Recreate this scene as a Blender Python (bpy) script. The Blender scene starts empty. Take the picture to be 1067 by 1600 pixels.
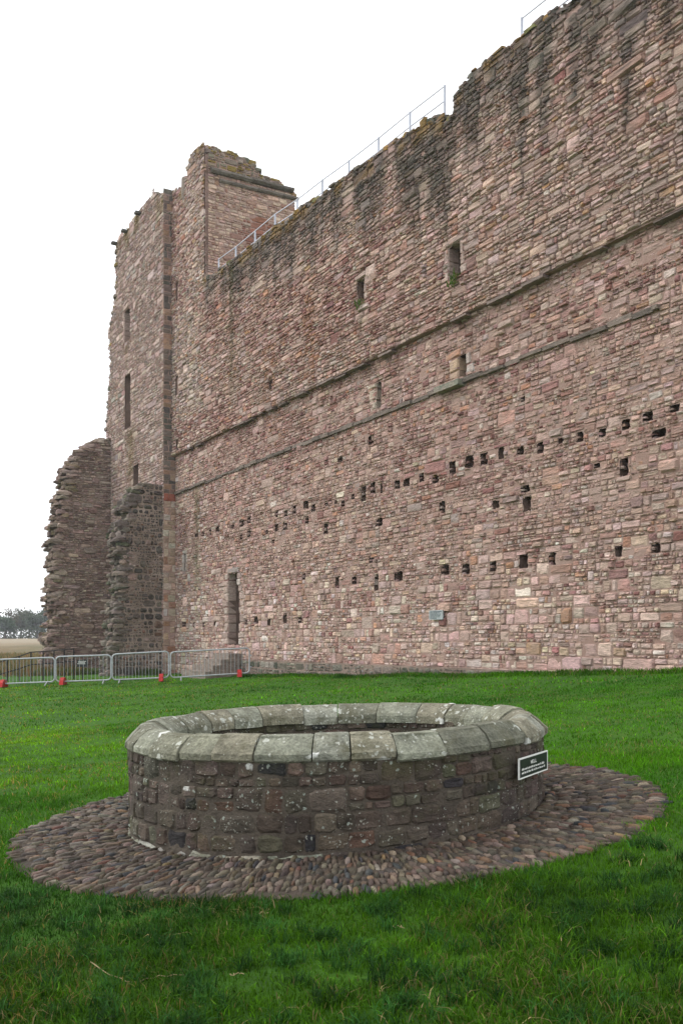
import bpy, math, random
import numpy as np
from mathutils import Vector, Matrix

random.seed(7)
RNG = np.random.default_rng(11)
SC = bpy.context.scene
COL = SC.collection

# ------------------------------------------------------------------ camera, sky, sun
CZ = 1.56                                   # eye height above the ground at the well
cam_d = bpy.data.cameras.new('camera')
cam_d.sensor_fit = 'VERTICAL'; cam_d.sensor_height = 36.0; cam_d.sensor_width = 24.0
cam_d.lens = 36.0 * 1434 / 1600
cam_d.shift_y = 203 / 1600
cam_d.clip_start = 0.1; cam_d.clip_end = 3000
cam = bpy.data.objects.new('camera', cam_d); COL.objects.link(cam)
cam.location = (0, 0, CZ); cam.rotation_euler = (math.radians(90), 0, 0)
SC.camera = cam

SUN_EL, SUN_AZ = math.radians(38), math.radians(-72)      # azimuth from +Y, negative = left
world = bpy.data.worlds.new('World'); SC.world = world; world.use_nodes = True
wn = world.node_tree.nodes; wl = world.node_tree.links
bg = wn['Background']; bg.inputs['Strength'].default_value = 0.12
sky = wn.new('ShaderNodeTexSky'); sky.sky_type = 'NISHITA'; sky.sun_disc = False
sky.sun_elevation = SUN_EL; sky.sun_rotation = SUN_AZ
sky.air_density = 1.0; sky.dust_density = 2.0; sky.ozone_density = 1.0
tc = wn.new('ShaderNodeTexCoord')
mp = wn.new('ShaderNodeMapping'); mp.inputs['Scale'].default_value = (1.0, 1.0, 2.2)
nz = wn.new('ShaderNodeTexNoise'); nz.inputs['Scale'].default_value = 1.6; nz.inputs['Detail'].default_value = 5
rp = wn.new('ShaderNodeMapRange'); rp.inputs[1].default_value = 0.3; rp.inputs[2].default_value = 0.62
rp.inputs[3].default_value = 0.84; rp.inputs[4].default_value = 1.0
mx = wn.new('ShaderNodeMix'); mx.data_type = 'RGBA'
mx.inputs['B'].default_value = (9.0, 9.2, 9.5, 1)        # cloud deck
wl.new(tc.outputs['Generated'], mp.inputs[0]); wl.new(mp.outputs[0], nz.inputs['Vector'])
wl.new(nz.outputs[0], rp.inputs[0]); wl.new(rp.outputs[0], mx.inputs['Factor'])
wl.new(sky.outputs[0], mx.inputs['A']); wl.new(mx.outputs['Result'], bg.inputs['Color'])

sun_d = bpy.data.lights.new('sun', 'SUN'); sun_d.energy = 1.2; sun_d.angle = math.radians(22)
sun_d.color = (1.0, 0.955, 0.89)
sun = bpy.data.objects.new('sun', sun_d); COL.objects.link(sun)
sd = Vector((math.sin(SUN_AZ) * math.cos(SUN_EL), math.cos(SUN_AZ) * math.cos(SUN_EL), math.sin(SUN_EL)))
sun.rotation_euler = sd.to_track_quat('Z', 'Y').to_euler()

SC.view_settings.view_transform = 'Standard'; SC.view_settings.look = 'None'
SC.view_settings.gamma = 1.0; SC.view_settings.use_curve_mapping = False
SC.view_settings.exposure = 0.62
SC.render.engine = 'CYCLES'

# ------------------------------------------------------------------ helpers
F = 1434.0
def fx(px): return (px - 533.5) / F
def fy(py): return (1003 - py) / F
def at(px, py, Y): return np.array([fx(px) * Y, Y, CZ + fy(py) * Y])

def hash2(i, j, seed):
    h = (i.astype(np.int64) * 374761393 + j.astype(np.int64) * 668265263 + seed * 1442695041) & 0x7fffffff
    h = (h ^ (h >> 13)) * 1274126177 & 0x7fffffff
    h = (h ^ (h >> 16)) & 0x7fffffff
    return h / float(0x7fffffff)
def vnoise(x, y, seed=0):
    x = np.asarray(x, float); y = np.asarray(y, float)
    x, y = np.broadcast_arrays(x, y)
    i = np.floor(x); j = np.floor(y); u = x - i; v = y - j
    u = u * u * (3 - 2 * u); v = v * v * (3 - 2 * v)
    a = hash2(i, j, seed); b = hash2(i + 1, j, seed); c = hash2(i, j + 1, seed); d = hash2(i + 1, j + 1, seed)
    return (a * (1 - u) + b * u) * (1 - v) + (c * (1 - u) + d * u) * v          # 0..1
def fbm(x, y, seed=0, o=4):
    s = 0; a = 0.5; t = 0
    for k in range(o):
        s = s + a * vnoise(np.asarray(x) * 2 ** k, np.asarray(y) * 2 ** k, seed + k * 17); t += a; a *= 0.5
    return s / t

def tagp(o, label=None, cat=None, group=None, kind=None):
    if label: o['label'] = label
    if cat: o['category'] = cat
    if group: o['group'] = group
    if kind: o['kind'] = kind
    return o
def empty(name, loc, label=None, cat=None, group=None):
    o = bpy.data.objects.new(name, None); o.location = [float(c) for c in loc]; o.empty_display_size = 0.2
    COL.objects.link(o)
    return tagp(o, label, cat, group)

def np_mesh(name, verts, faces, mat=None, cols=None, rnd=None, smooth=False):
    """faces: list of (nf, k) index arrays, k = 3 or 4"""
    me = bpy.data.meshes.new(name)
    verts = np.asarray(verts, np.float32).reshape(-1, 3)
    faces = [np.asarray(f, np.int32) for f in faces if len(f)]
    loops = np.concatenate([f.ravel() for f in faces])
    tot = np.concatenate([np.full(len(f), f.shape[1], np.int32) for f in faces])
    start = np.concatenate([[0], np.cumsum(tot)[:-1]]).astype(np.int32)
    me.vertices.add(len(verts)); me.vertices.foreach_set('co', verts.ravel())
    me.loops.add(len(loops)); me.loops.foreach_set('vertex_index', loops)
    me.polygons.add(len(tot)); me.polygons.foreach_set('loop_start', start)
    me.polygons.foreach_set('loop_total', tot)
    me.polygons.foreach_set('use_smooth', np.full(len(tot), smooth, bool))
    me.update(calc_edges=True)
    if cols is not None:
        a = me.color_attributes.new('Col', 'FLOAT_COLOR', 'POINT')
        c = np.ones((len(verts), 4), np.float32); c[:, :3] = np.asarray(cols).reshape(-1, 3)
        a.data.foreach_set('color', c.ravel())
    if rnd is not None:
        a = me.attributes.new('rnd', 'FLOAT', 'POINT'); a.data.foreach_set('value', np.asarray(rnd, np.float32).ravel())
    if mat: me.materials.append(mat)
    return me
def link(name, me, parent=None, base=None):
    o = bpy.data.objects.new(name, me); COL.objects.link(o)
    if parent is not None: o.parent = parent
    return o

class MB:
    """collects boxes, tubes and grids into one mesh"""
    def __init__(s, base=(0, 0, 0)): s.v = []; s.f = {3: [], 4: []}; s.n = 0; s.base = np.asarray(base, float)
    def add(s, v, quads=(), tris=()):
        v = np.asarray(v, float).reshape(-1, 3); s.v.append(v - s.base)
        if len(quads): s.f[4].append(np.asarray(quads, int) + s.n)
        if len(tris): s.f[3].append(np.asarray(tris, int) + s.n)
        s.n += len(v)
    def box(s, c, ax, ay, az):
        """c centre, half-axis vectors"""
        c, ax, ay, az = [np.asarray(q, float) for q in (c, ax, ay, az)]
        v = [c + i * ax + j * ay + k * az for k in (-1, 1) for j in (-1, 1) for i in (-1, 1)]
        s.add(v, [(0, 2, 3, 1), (4, 5, 7, 6), (0, 1, 5, 4), (2, 6, 7, 3), (0, 4, 6, 2), (1, 3, 7, 5)])
    def tube(s, pts, r, n=8, closed=False):
        pts = [np.asarray(p, float) for p in pts]; m = len(pts); rings = []
        rr = r if hasattr(r, '__len__') else [r] * m
        for i, p in enumerate(pts):
            a = pts[(i - 1) % m] if (closed or i > 0) else p
            b = pts[(i + 1) % m] if (closed or i < m - 1) else p
            t = b - a; t = t / (np.linalg.norm(t) + 1e-9)
            up = np.array([0, 0, 1.0]) if abs(t[2]) < 0.9 else np.array([0.31, 1.0, 0])
            x = np.cross(up, t); x /= np.linalg.norm(x); y = np.cross(t, x)
            if i and np.dot(x, px) < 0 and abs(t[2]) < 0.9: pass
            px = x
            an = np.arange(n) * 2 * math.pi / n
            rings.append(p + rr[i] * (np.cos(an)[:, None] * x + np.sin(an)[:, None] * y))
        q = []
        # match ring start to the previous one so tubes do not twist
        for i in range(1, m):
            d = [np.sum((np.roll(rings[i], -k, 0) - rings[i - 1]) ** 2) for k in range(n)]
            rings[i] = np.roll(rings[i], -int(np.argmin(d)), 0)
        for i in range(m if closed else m - 1):
            off = 0
            if closed and i == m - 1:
                d = [np.sum((np.roll(rings[0], -k, 0) - rings[i]) ** 2) for k in range(n)]; off = int(np.argmin(d))
            for k in range(n):
                a, b = i * n + k, i * n + (k + 1) % n
                j = (i + 1) % m
                q.append((a, b, j * n + (k + 1 + off) % n, j * n + (k + off) % n))
        v = np.concatenate(rings); tr = []
        if not closed:
            v = np.concatenate([v, [pts[0]], [pts[-1]]])
            for k in range(n):
                tr.append((m * n, (k + 1) % n, k)); tr.append((m * n + 1, (m - 1) * n + k, (m - 1) * n + (k + 1) % n))
        s.add(v, q, tr)
    def build(s, name, mat, parent=None, smooth=False, col=None):
        v = np.concatenate(s.v)
        fs = [np.concatenate(s.f[k]) for k in (3, 4) if s.f[k]]
        cols = None if col is None else np.tile(col, (len(v), 1))
        return link(name, np_mesh(name, v, fs, mat, cols=cols, rnd=np.full(len(v), random.random()), smooth=smooth), parent)

# ------------------------------------------------------------------ materials
def new_mat(name):
    m = bpy.data.materials.new(name); m.use_nodes = True
    nt = m.node_tree; b = nt.nodes['Principled BSDF']
    b.inputs['Roughness'].default_value = 0.9; b.inputs['Specular IOR Level'].default_value = 0.25
    return m, nt, b
class N:
    """small node-graph writer"""
    def __init__(s, nt): s.nt = nt
    def node(s, t, **kw):
        n = s.nt.nodes.new(t)
        for k, v in kw.items(): setattr(n, k, v)
        return n
    def put(s, sock, v):
        if hasattr(v, 'is_output') or isinstance(v, bpy.types.NodeSocket): s.nt.links.new(v, sock)
        else: sock.default_value = v
    def math(s, op, a, b=0.0, clamp=False):
        n = s.node('ShaderNodeMath', operation=op, use_clamp=clamp); s.put(n.inputs[0], a); s.put(n.inputs[1], b); return n.outputs[0]
    def vmath(s, op, a, b):
        n = s.node('ShaderNodeVectorMath', operation=op); s.put(n.inputs[0], a); s.put(n.inputs[1], b); return n.outputs[0]
    def noise(s, vec, scale, detail=5, rough=0.6):
        n = s.node('ShaderNodeTexNoise'); s.put(n.inputs['Vector'], vec)
        n.inputs['Scale'].default_value = scale; n.inputs['Detail'].default_value = detail
        n.inputs['Roughness'].default_value = rough; return n.outputs[0]
    def voro(s, vec, scale):
        n = s.node('ShaderNodeTexVoronoi'); s.put(n.inputs['Vector'], vec); n.inputs['Scale'].default_value = scale
        return n.outputs['Distance'], n.outputs['Color']
    def rng(s, v, a, b, c, d):
        n = s.node('ShaderNodeMapRange'); s.put(n.inputs[0], v)
        for k, q in zip((1, 2, 3, 4), (a, b, c, d)): s.put(n.inputs[k], q)
        return n.outputs[0]
    def mix(s, f, a, b, blend='MIX'):
        n = s.node('ShaderNodeMix', data_type='RGBA', blend_type=blend)
        s.put(n.inputs['Factor'], f)
        for k, q in (('A', a), ('B', b)):
            s.put(n.inputs[k], q if not isinstance(q, tuple) else (*q, 1)[:4])
        return n.outputs['Result']
    def attr(s, name, out='Color'):
        return s.node('ShaderNodeAttribute', attribute_name=name).outputs[out]
    def pos(s): return s.node('ShaderNodeNewGeometry').outputs['Position']
    def sep(s, v):
        n = s.node('ShaderNodeSeparateXYZ'); s.put(n.inputs[0], v); return n.outputs
    def bump(s, h, strength, dist):
        n = s.node('ShaderNodeBump'); n.inputs['Strength'].default_value = strength; n.inputs['Distance'].default_value = dist
        s.put(n.inputs['Height'], h); return n.outputs[0]

def stone_material(name, layer=3.0, scale=5.0, var=(0.62, 1.4), lichen=None, white=None, bump=(0.8, 0.03), pits=0.35, keep=(-2, -1)):
    m, nt, b = new_mat(name); g = N(nt)
    p = g.pos(); r = g.attr('rnd', 'Fac')
    off = g.node('ShaderNodeCombineXYZ'); g.put(off.inputs[0], g.math('MULTIPLY', r, 31.0)); g.put(off.inputs[1], g.math('MULTIPLY', r, 57.0)); g.put(off.inputs[2], g.math('MULTIPLY', r, 13.0))
    q = g.vmath('ADD', p, off.outputs[0])
    ql = g.vmath('MULTIPLY', q, (1, 1, layer))
    n1 = g.noise(ql, scale, 7, 0.65); n2 = g.noise(ql, scale * 7, 4, 0.6); n3 = g.noise(q, scale * 0.7, 3)
    c = g.mix(1.0, g.attr('Col'), g.mix(1.0, g.rng(n1, 0.25, 0.75, var[0], var[1]), g.rng(n2, 0.3, 0.7, 0.68, 1.32), 'MULTIPLY'), 'MULTIPLY')
    # iron-stained and bleached blotches that belong to the stone
    c = g.mix(g.rng(n3, 0.56, 0.72, 0, 0.35), c, g.mix(1.0, c, (1.35, 1.3, 1.28), 'MULTIPLY'))
    c = g.mix(g.rng(g.noise(q, scale * 1.7, 4), 0.6, 0.75, 0, 0.4), c, g.mix(1.0, c, (0.62, 0.55, 0.52), 'MULTIPLY'))
    if lichen:
        col, lo, hi, amt, sc = lichen
        c = g.mix(g.math('MULTIPLY', g.rng(g.noise(p, sc, 6, 0.7), lo, hi, 0, amt), g.rng(g.sep(g.attr('Col'))[1], keep[0], keep[1], 0, 1)), c, col)
    if white:
        for (sc, thr, prob, col) in white:
            wp = g.vmath('ADD', p, g.vmath('MULTIPLY', g.node('ShaderNodeTexNoise').outputs['Color'], (0.0, 0.0, 0.0)))
            nn = g.node('ShaderNodeTexNoise'); g.put(nn.inputs['Vector'], p); nn.inputs['Scale'].default_value = 26; nn.inputs['Detail'].default_value = 3
            wp = g.vmath('ADD', p, g.vmath('MULTIPLY', g.vmath('SUBTRACT', nn.outputs['Color'], (0.5, 0.5, 0.5)), (0.05, 0.05, 0.05)))
            d, vc = g.voro(wp, sc)
            pick = g.math('GREATER_THAN', g.math('MULTIPLY', prob * 2.0, g.rng(g.noise(p, 1.9, 3), 0.42, 0.60, 0, 1)), g.sep(vc)[0])
            lim = g.math('MULTIPLY', g.sep(vc)[1], thr)
            msk = g.math('MULTIPLY', pick, g.rng(g.math('SUBTRACT', lim, d), 0.0, 0.05, 0, 1))
            c = g.mix(g.math('MULTIPLY', msk, g.rng(n2, 0.3, 0.6, 0.55, 1.0)), c, col)
    nt.links.new(c, b.inputs['Base Color'])
    h = g.math('ADD', g.math('MULTIPLY', n1, 1.0), g.math('MULTIPLY', n2, pits))
    nt.links.new(g.bump(h, *bump), b.inputs['Normal'])
    return m

M_WALL = stone_material('weathered_sandstone', layer=4.0, scale=4.5, var=(0.55, 1.5), lichen=((0.42, 0.305, 0.26), 0.45, 0.60, 0.62, 1.3), bump=(1.0, 0.06), keep=(0.12, 0.24))
M_TOWER = stone_material('tower_sandstone', layer=4.0, scale=4.5, var=(0.6, 1.45), bump=(1.0, 0.05), lichen=((0.16, 0.13, 0.04), 0.62, 0.78, 0.35, 1.1))
M_STUB = stone_material('broken_rubble_stone', layer=2.0, scale=3.5, var=(0.5, 1.5), lichen=((0.13, 0.14, 0.07), 0.58, 0.75, 0.5, 1.4), bump=(1.0, 0.07))
M_WELL = stone_material('well_stone', layer=1.6, scale=8.0, var=(0.5, 1.6), lichen=((0.060, 0.062, 0.024), 0.50, 0.68, 0.7, 2.2),
                        white=[(4.2, 0.24, 0.14, (0.62, 0.62, 0.58)), (22, 0.36, 0.32, (0.30, 0.335, 0.29)), (50, 0.5, 0.35, (0.30, 0.295, 0.25))], bump=(1.0, 0.03))
M_COPING = stone_material('coping_stone', layer=1.0, scale=7.0, var=(0.5, 1.45), lichen=((0.095, 0.088, 0.05), 0.50, 0.66, 0.8, 4.5),
                          white=[(3.4, 0.34, 0.45, (0.74, 0.74, 0.70)), (10, 0.40, 0.45, (0.50, 0.51, 0.45)), (28, 0.45, 0.4, (0.46, 0.46, 0.40))], bump=(1.0, 0.03), pits=.6)
M_COBBLE = stone_material('beach_cobble', layer=1.0, scale=12.0, var=(0.6, 1.4), bump=(0.8, 0.010), pits=0.3)
M_COBBLE.node_tree.nodes['Principled BSDF'].inputs['Roughness'].default_value = 0.62

def mortar_material(name, col, col2, dark, scale=1.2):
    m, nt, b = new_mat(name); g = N(nt); p = g.pos()
    c = g.mix(g.rng(g.noise(p, scale, 5), 0.35, 0.65, 0, 1), col, col2)
    c = g.mix(g.rng(g.noise(p, scale * 9, 5, 0.7), 0.52, 0.75, 0, 0.75), c, dark)
    nt.links.new(c, b.inputs['Base Color'])
    nt.links.new(g.bump(g.math('ADD', g.noise(p, 9, 7, 0.7), g.math('MULTIPLY', g.noise(p, 55, 3), 0.4)), 1.0, 0.035), b.inputs['Normal'])
    return m
M_MORTAR = mortar_material('lime_mortar', (0.37, 0.26, 0.22), (0.30, 0.195, 0.16), (0.19, 0.115, 0.092))
M_STUBMORTAR = mortar_material('rubble_core_mortar', (0.29, 0.22, 0.18), (0.21, 0.155, 0.125), (0.06, 0.045, 0.038), 0.9)
M_CORE = mortar_material('exposed_core', (0.36, 0.285, 0.24), (0.25, 0.19, 0.155), (0.08, 0.062, 0.05), 0.8)
M_WELLMORTAR = mortar_material('well_mortar', (0.115, 0.095, 0.074), (0.075, 0.061, 0.048), (0.035, 0.03, 0.024), 3.0)
M_PAVEBED = mortar_material('paving_bed', (0.066, 0.050, 0.038), (0.045, 0.035, 0.027), (0.03, 0.025, 0.018), 3.0)

M_REVEAL = mortar_material('shade_painted_reveal_stone', (0.24, 0.165, 0.135), (0.15, 0.105, 0.085), (0.06, 0.045, 0.038), 2.0)  # inside of openings: recess shade painted in as a darker stone colour
def plain(name, col, rough=0.5, metal=0.0, noise=0.15):
    m, nt, b = new_mat(name); g = N(nt)
    n1 = g.noise(g.pos(), 7, 5)
    c = g.mix(1.0, col, g.rng(n1, 0.3, 0.7, 1 - noise, 1 + noise), 'MULTIPLY')
    nt.links.new(c, b.inputs['Base Color'])
    b.inputs['Roughness'].default_value = rough; b.inputs['Metallic'].default_value = metal
    return m
M_GALV = plain('galvanised_steel', (0.40, 0.42, 0.44), 0.5, 0.35)
M_RED = plain('red_plastic', (0.42, 0.022, 0.02), 0.5)
M_IRON = plain('black_painted_iron', (0.014, 0.014, 0.016), 0.55)
M_SIGN = plain('dark_sign_enamel', (0.014, 0.020, 0.017), 0.4)
M_WHITE = plain('white_paint', (0.74, 0.74, 0.70), 0.55, 0, 0.08)
M_PLAQUE = plain('blue_grey_plaque', (0.33, 0.36, 0.365), 0.5, 0, 0.12)
M_PLAQUETEXT = plain('plaque_lettering', (0.09, 0.11, 0.12), 0.6)
M_RAIL = plain('pale_grey_rail', (0.42, 0.44, 0.50), 0.5, 0.3)
M_STRAW = plain('dry_straw', (0.30, 0.235, 0.125), 0.8, 0, .5)
M_BARK = plain('bark', (0.07, 0.055, 0.045), 0.9)

def leaf_material(name, trans=0.3):
    m, nt, b = new_mat(name); g = N(nt)
    c = g.attr('Col')
    nt.links.new(c, b.inputs['Base Color']); b.inputs['Roughness'].default_value = 0.6
    b.inputs['Specular IOR Level'].default_value = 0.06
    t = g.node('ShaderNodeBsdfTranslucent'); nt.links.new(g.mix(1.0, c, (1.2, 1.25, 0.7), 'MULTIPLY'), t.inputs['Color'])
    ms = g.node('ShaderNodeMixShader'); ms.inputs[0].default_value = trans
    nt.links.new(b.outputs[0], ms.inputs[1]); nt.links.new(t.outputs[0], ms.inputs[2])
    nt.links.new(ms.outputs[0], nt.nodes['Material Output'].inputs['Surface'])
    return m
M_GRASS = leaf_material('grass_blades', 0.35)
M_LEAF = leaf_material('tree_leaves', 0.25)

def ground_material():
    m, nt, b = new_mat('lawn_turf'); g = N(nt); p = g.pos()
    c = g.mix(g.rng(g.noise(p, 0.35, 4), 0.35, 0.65, 0, 1), (0.034, 0.110, 0.005), (0.052, 0.145, 0.006))
    c = g.mix(g.rng(g.noise(p, 3.0, 5, 0.7), 0.5, 0.72, 0, 0.8), c, (0.020, 0.050, 0.006))
    c = g.mix(g.rng(g.noise(p, 1.3, 5), 0.62, 0.75, 0, 0.5), c, (0.10, 0.11, 0.025))
    nt.links.new(c, b.inputs['Base Color']); b.inputs['Roughness'].default_value = 1.0
    nt.links.new(g.bump(g.noise(p, 28, 6, 0.7), 1.0, 0.04), b.inputs['Normal'])
    return m
def field_material():
    m, nt, b = new_mat('rough_grassland'); g = N(nt); p = g.pos()
    ps = g.vmath('MULTIPLY', p, (1.0, 0.35, 1.0))
    c = g.mix(g.rng(g.noise(ps, 0.12, 5), 0.35, 0.65, 0, 1), (0.20, 0.145, 0.072), (0.115, 0.105, 0.045))
    c = g.mix(g.rng(g.noise(ps, 0.05, 4), 0.5, 0.65, 0, 0.8), c, (0.17, 0.095, 0.05))
    c = g.mix(g.rng(g.sep(p)[1], 150, 190, 0, 0.8), c, (0.34, 0.28, 0.20))
    nt.links.new(c, b.inputs['Base Color']); b.inputs['Roughness'].default_value = 1.0
    nt.links.new(g.bump(g.noise(p, 3, 6, 0.7), 1.0, 0.3), b.inputs['Normal'])
    return m
M_LAWN = ground_material(); M_FIELD = field_material()

# ------------------------------------------------------------------ terrain
WC = np.array([-0.05, 8.6])                                 # well centre
_gx = np.linspace(-80, 80, 1601)
_gz = np.interp(_gx, [-80, -25, -14.5, -7.6, -4.2, 0, 4, 8, 15, 80], [-1.4, -.95, -.72, -.50, -.32, 0, .32, .76, 1.4, 3.0])
_k = np.hanning(41); _k /= _k.sum(); _gz = np.convolve(np.pad(_gz, 20, 'edge'), _k, 'valid')
_gz -= np.interp(0, _gx, _gz)
def ground(x, y):
    x = np.asarray(x, float); y = np.asarray(y, float)
    z = np.interp(x, _gx, _gz) + 0.010 * (y - 8.6)
    far = np.clip((np.hypot(x - WC[0], y - WC[1]) - 3.2) / 3, 0, 1)
    return z + far * (fbm(x * 0.45, y * 0.45, 5, 3) - 0.5) * 0.12
def field_z(x, y):
    x = np.asarray(x, float); y = np.asarray(y, float)
    z = np.interp(y, [-400, 40, 60, 66, 76, 110, 180, 250, 330, 900, 1600], [-2.4, -2.2, -1.6, -1.1, -.2, .45, 1.2, 2.4, 2.2, 1.5, 1])
    return z + (fbm(x * .05, y * .05, 9, 4) - .5) * np.interp(y, [0, 70, 250], [.3, .6, 1.4])
def grid_sheet(name, xs, ys, zf, mat, kind='structure'):
    X, Y = np.meshgrid(xs, ys); V = np.stack([X, Y, zf(X, Y)], -1).reshape(-1, 3)
    nx, ny = len(xs), len(ys)
    i = (np.arange(ny - 1)[:, None] * nx + np.arange(nx - 1)[None]).ravel()
    o = link(name, np_mesh(name, V, [np.stack([i, i + 1, i + nx + 1, i + nx], 1)], mat, smooth=True))
    return tagp(o, kind=kind)
xs = np.unique(np.concatenate([np.linspace(-34, 46, 161), np.linspace(-6, 8, 113)]))
ys = np.unique(np.concatenate([np.linspace(-14, 62, 153), np.linspace(2, 14, 97)]))
def lawn_z(x, y):
    z = ground(x, y)
    edge = np.clip((y - 55) / 7, 0, 1) * np.clip((-12 - x) / 4, 0, 1)
    z = z - 1.2 * edge ** 1.5
    return z - 0.03 * (np.hypot(x - WC[0], y - WC[1]) < 2.6)
lawn = grid_sheet('lawn', xs, ys, lawn_z, M_LAWN)
fx_ = np.unique(np.concatenate([np.linspace(-420, 420, 61), np.linspace(-90, 20, 90)]))
fy_ = np.unique(np.concatenate([np.linspace(-120, 520, 50), np.linspace(50, 300, 160)]))
field = grid_sheet('field', fx_, fy_, field_z, M_FIELD)

# ------------------------------------------------------------------ masonry engine
TH = math.atan(856.5 / F)
DS = np.array([math.sin(TH), -math.cos(TH), 0.0])           # along the curtain wall, towards the camera side
NR = np.array([-math.cos(TH), -math.sin(TH), 0.0])          # out of the wall into the courtyard
J = np.array([-9.0128, 49.9977, 0.0])                       # where wall and tower return meet
UP = np.array([0, 0, 1.0])
class Plane:
    def __init__(s, o, u, n): s.o, s.u, s.n = np.asarray(o, float), np.asarray(u, float), np.asarray(n, float)
    def P(s, u, v, d):
        u, v, d = np.broadcast_arrays(np.asarray(u, float), np.asarray(v, float), np.asarray(d, float))
        return s.o + u[..., None] * s.u + v[..., None] * UP + d[..., None] * s.n
    def px(s, px, py):
        """photo pixel -> (u, v) on this plane"""
        r = np.array([fx(px), 1.0, fy(py)]); c = np.array([0, 0, CZ])
        k = np.dot(s.o - c, s.n) / np.dot(r, s.n); p = c + k * r
        return float(np.dot(p - s.o, s.u)), float(p[2])
WALL = Plane(J, DS, NR)
FACE = Plane(J + 0.69 * NR, DS, NR)                         # tower face, stepped forward
RET = Plane(J, NR, DS)                                      # return of that step (u = 0..0.69)
UPPER = Plane(J + 4.49 * DS, -NR, DS)                       # right face of the tower head
STUBA = Plane(J + 0.69 * NR - 9.55 * DS, NR, DS)
STUBB = Plane(J + 0.69 * NR - 0.16 * DS, NR, DS)

def gen_cells(u0, u1, v0, v1, rng, band=(0.26, 0.52), cell=(0.4, 1.4), maxh=0.30, splith=0.45, asp=(1.1, 3.4), bigp=.55):
    out = []; par = [maxh, splith]
    def split(x0, x1, y0, y1, dep=0):
        w, h = x1 - x0, y1 - y0
        if h > par[0] * rng.uniform(0.75, 1.25) or (h > 0.17 and rng.random() < par[1] and dep < 3):
            f = rng.uniform(0.28, 0.72); split(x0, x1, y0, y0 + h * f, dep + 1); split(x0, x1, y0 + h * f, y1, dep + 1); return
        if w > h * rng.uniform(*asp) and w > 0.16:
            f = rng.uniform(0.32, 0.68); split(x0, x0 + w * f, y0, y1, dep + 1); split(x0 + w * f, x1, y0, y1, dep + 1); return
        out.append((x0, x1, y0, y1))
    v = v0
    while v < v1 - 1e-6:
        h = rng.uniform(*band)
        if v + h > v1 - band[0] * 0.6: h = v1 - v
        u = u0 - rng.uniform(0, 0.3) if u0 < u1 - 2 else u0
        while u < u1 - 1e-6:
            w = rng.uniform(*cell)
            if u + w > u1 - 0.2: w = u1 - u
            zone = vnoise(np.array(u * .3), np.array(v * .45), 12)
            big = rng.random() < bigp * (.2 + float(zone))
            par[:] = [maxh * (1.45 if big else 1.0), splith * (.25 if big else 1.0)]
            split(max(u, u0), u + w, v, v + h); u += w
        v += h
    return np.array(out)
def clip_holes(R, holes, mn=0.05):
    for (uc, vc, w, h) in holes:
        a0, a1, b0, b1 = uc - w / 2, uc + w / 2, vc - h / 2, vc + h / 2
        hit = np.where((R[:, 0] < a1) & (R[:, 1] > a0) & (R[:, 2] < b1) & (R[:, 3] > b0))[0]
        dead = []
        for i in hit:
            x0, x1, y0, y1 = R[i]
            opt = [((a0 - x0) * (y1 - y0), (x0, a0, y0, y1)), ((x1 - a1) * (y1 - y0), (a1, x1, y0, y1)),
                   ((b0 - y0) * (x1 - x0), (x0, x1, y0, b0)), ((y1 - b1) * (x1 - x0), (x0, x1, b1, y1))]
            ar, rc = max(opt)
            if ar <= 0 or rc[1] - rc[0] < mn or rc[3] - rc[2] < mn: dead.append(i)
            else: R[i] = rc
        if dead: R = np.delete(R, dead, 0)
    return R
def stone_topology(n):
    k = np.arange(n); k2 = (k + 1) % n
    q = [np.stack([r * n + k, r * n + k2, (r + 1) * n + k2, (r + 1) * n + k], 1) for r in (0, 1)]
    return np.concatenate(q), np.stack([2 * n + k, 2 * n + k2, np.full(n, 3 * n)], 1)
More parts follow.
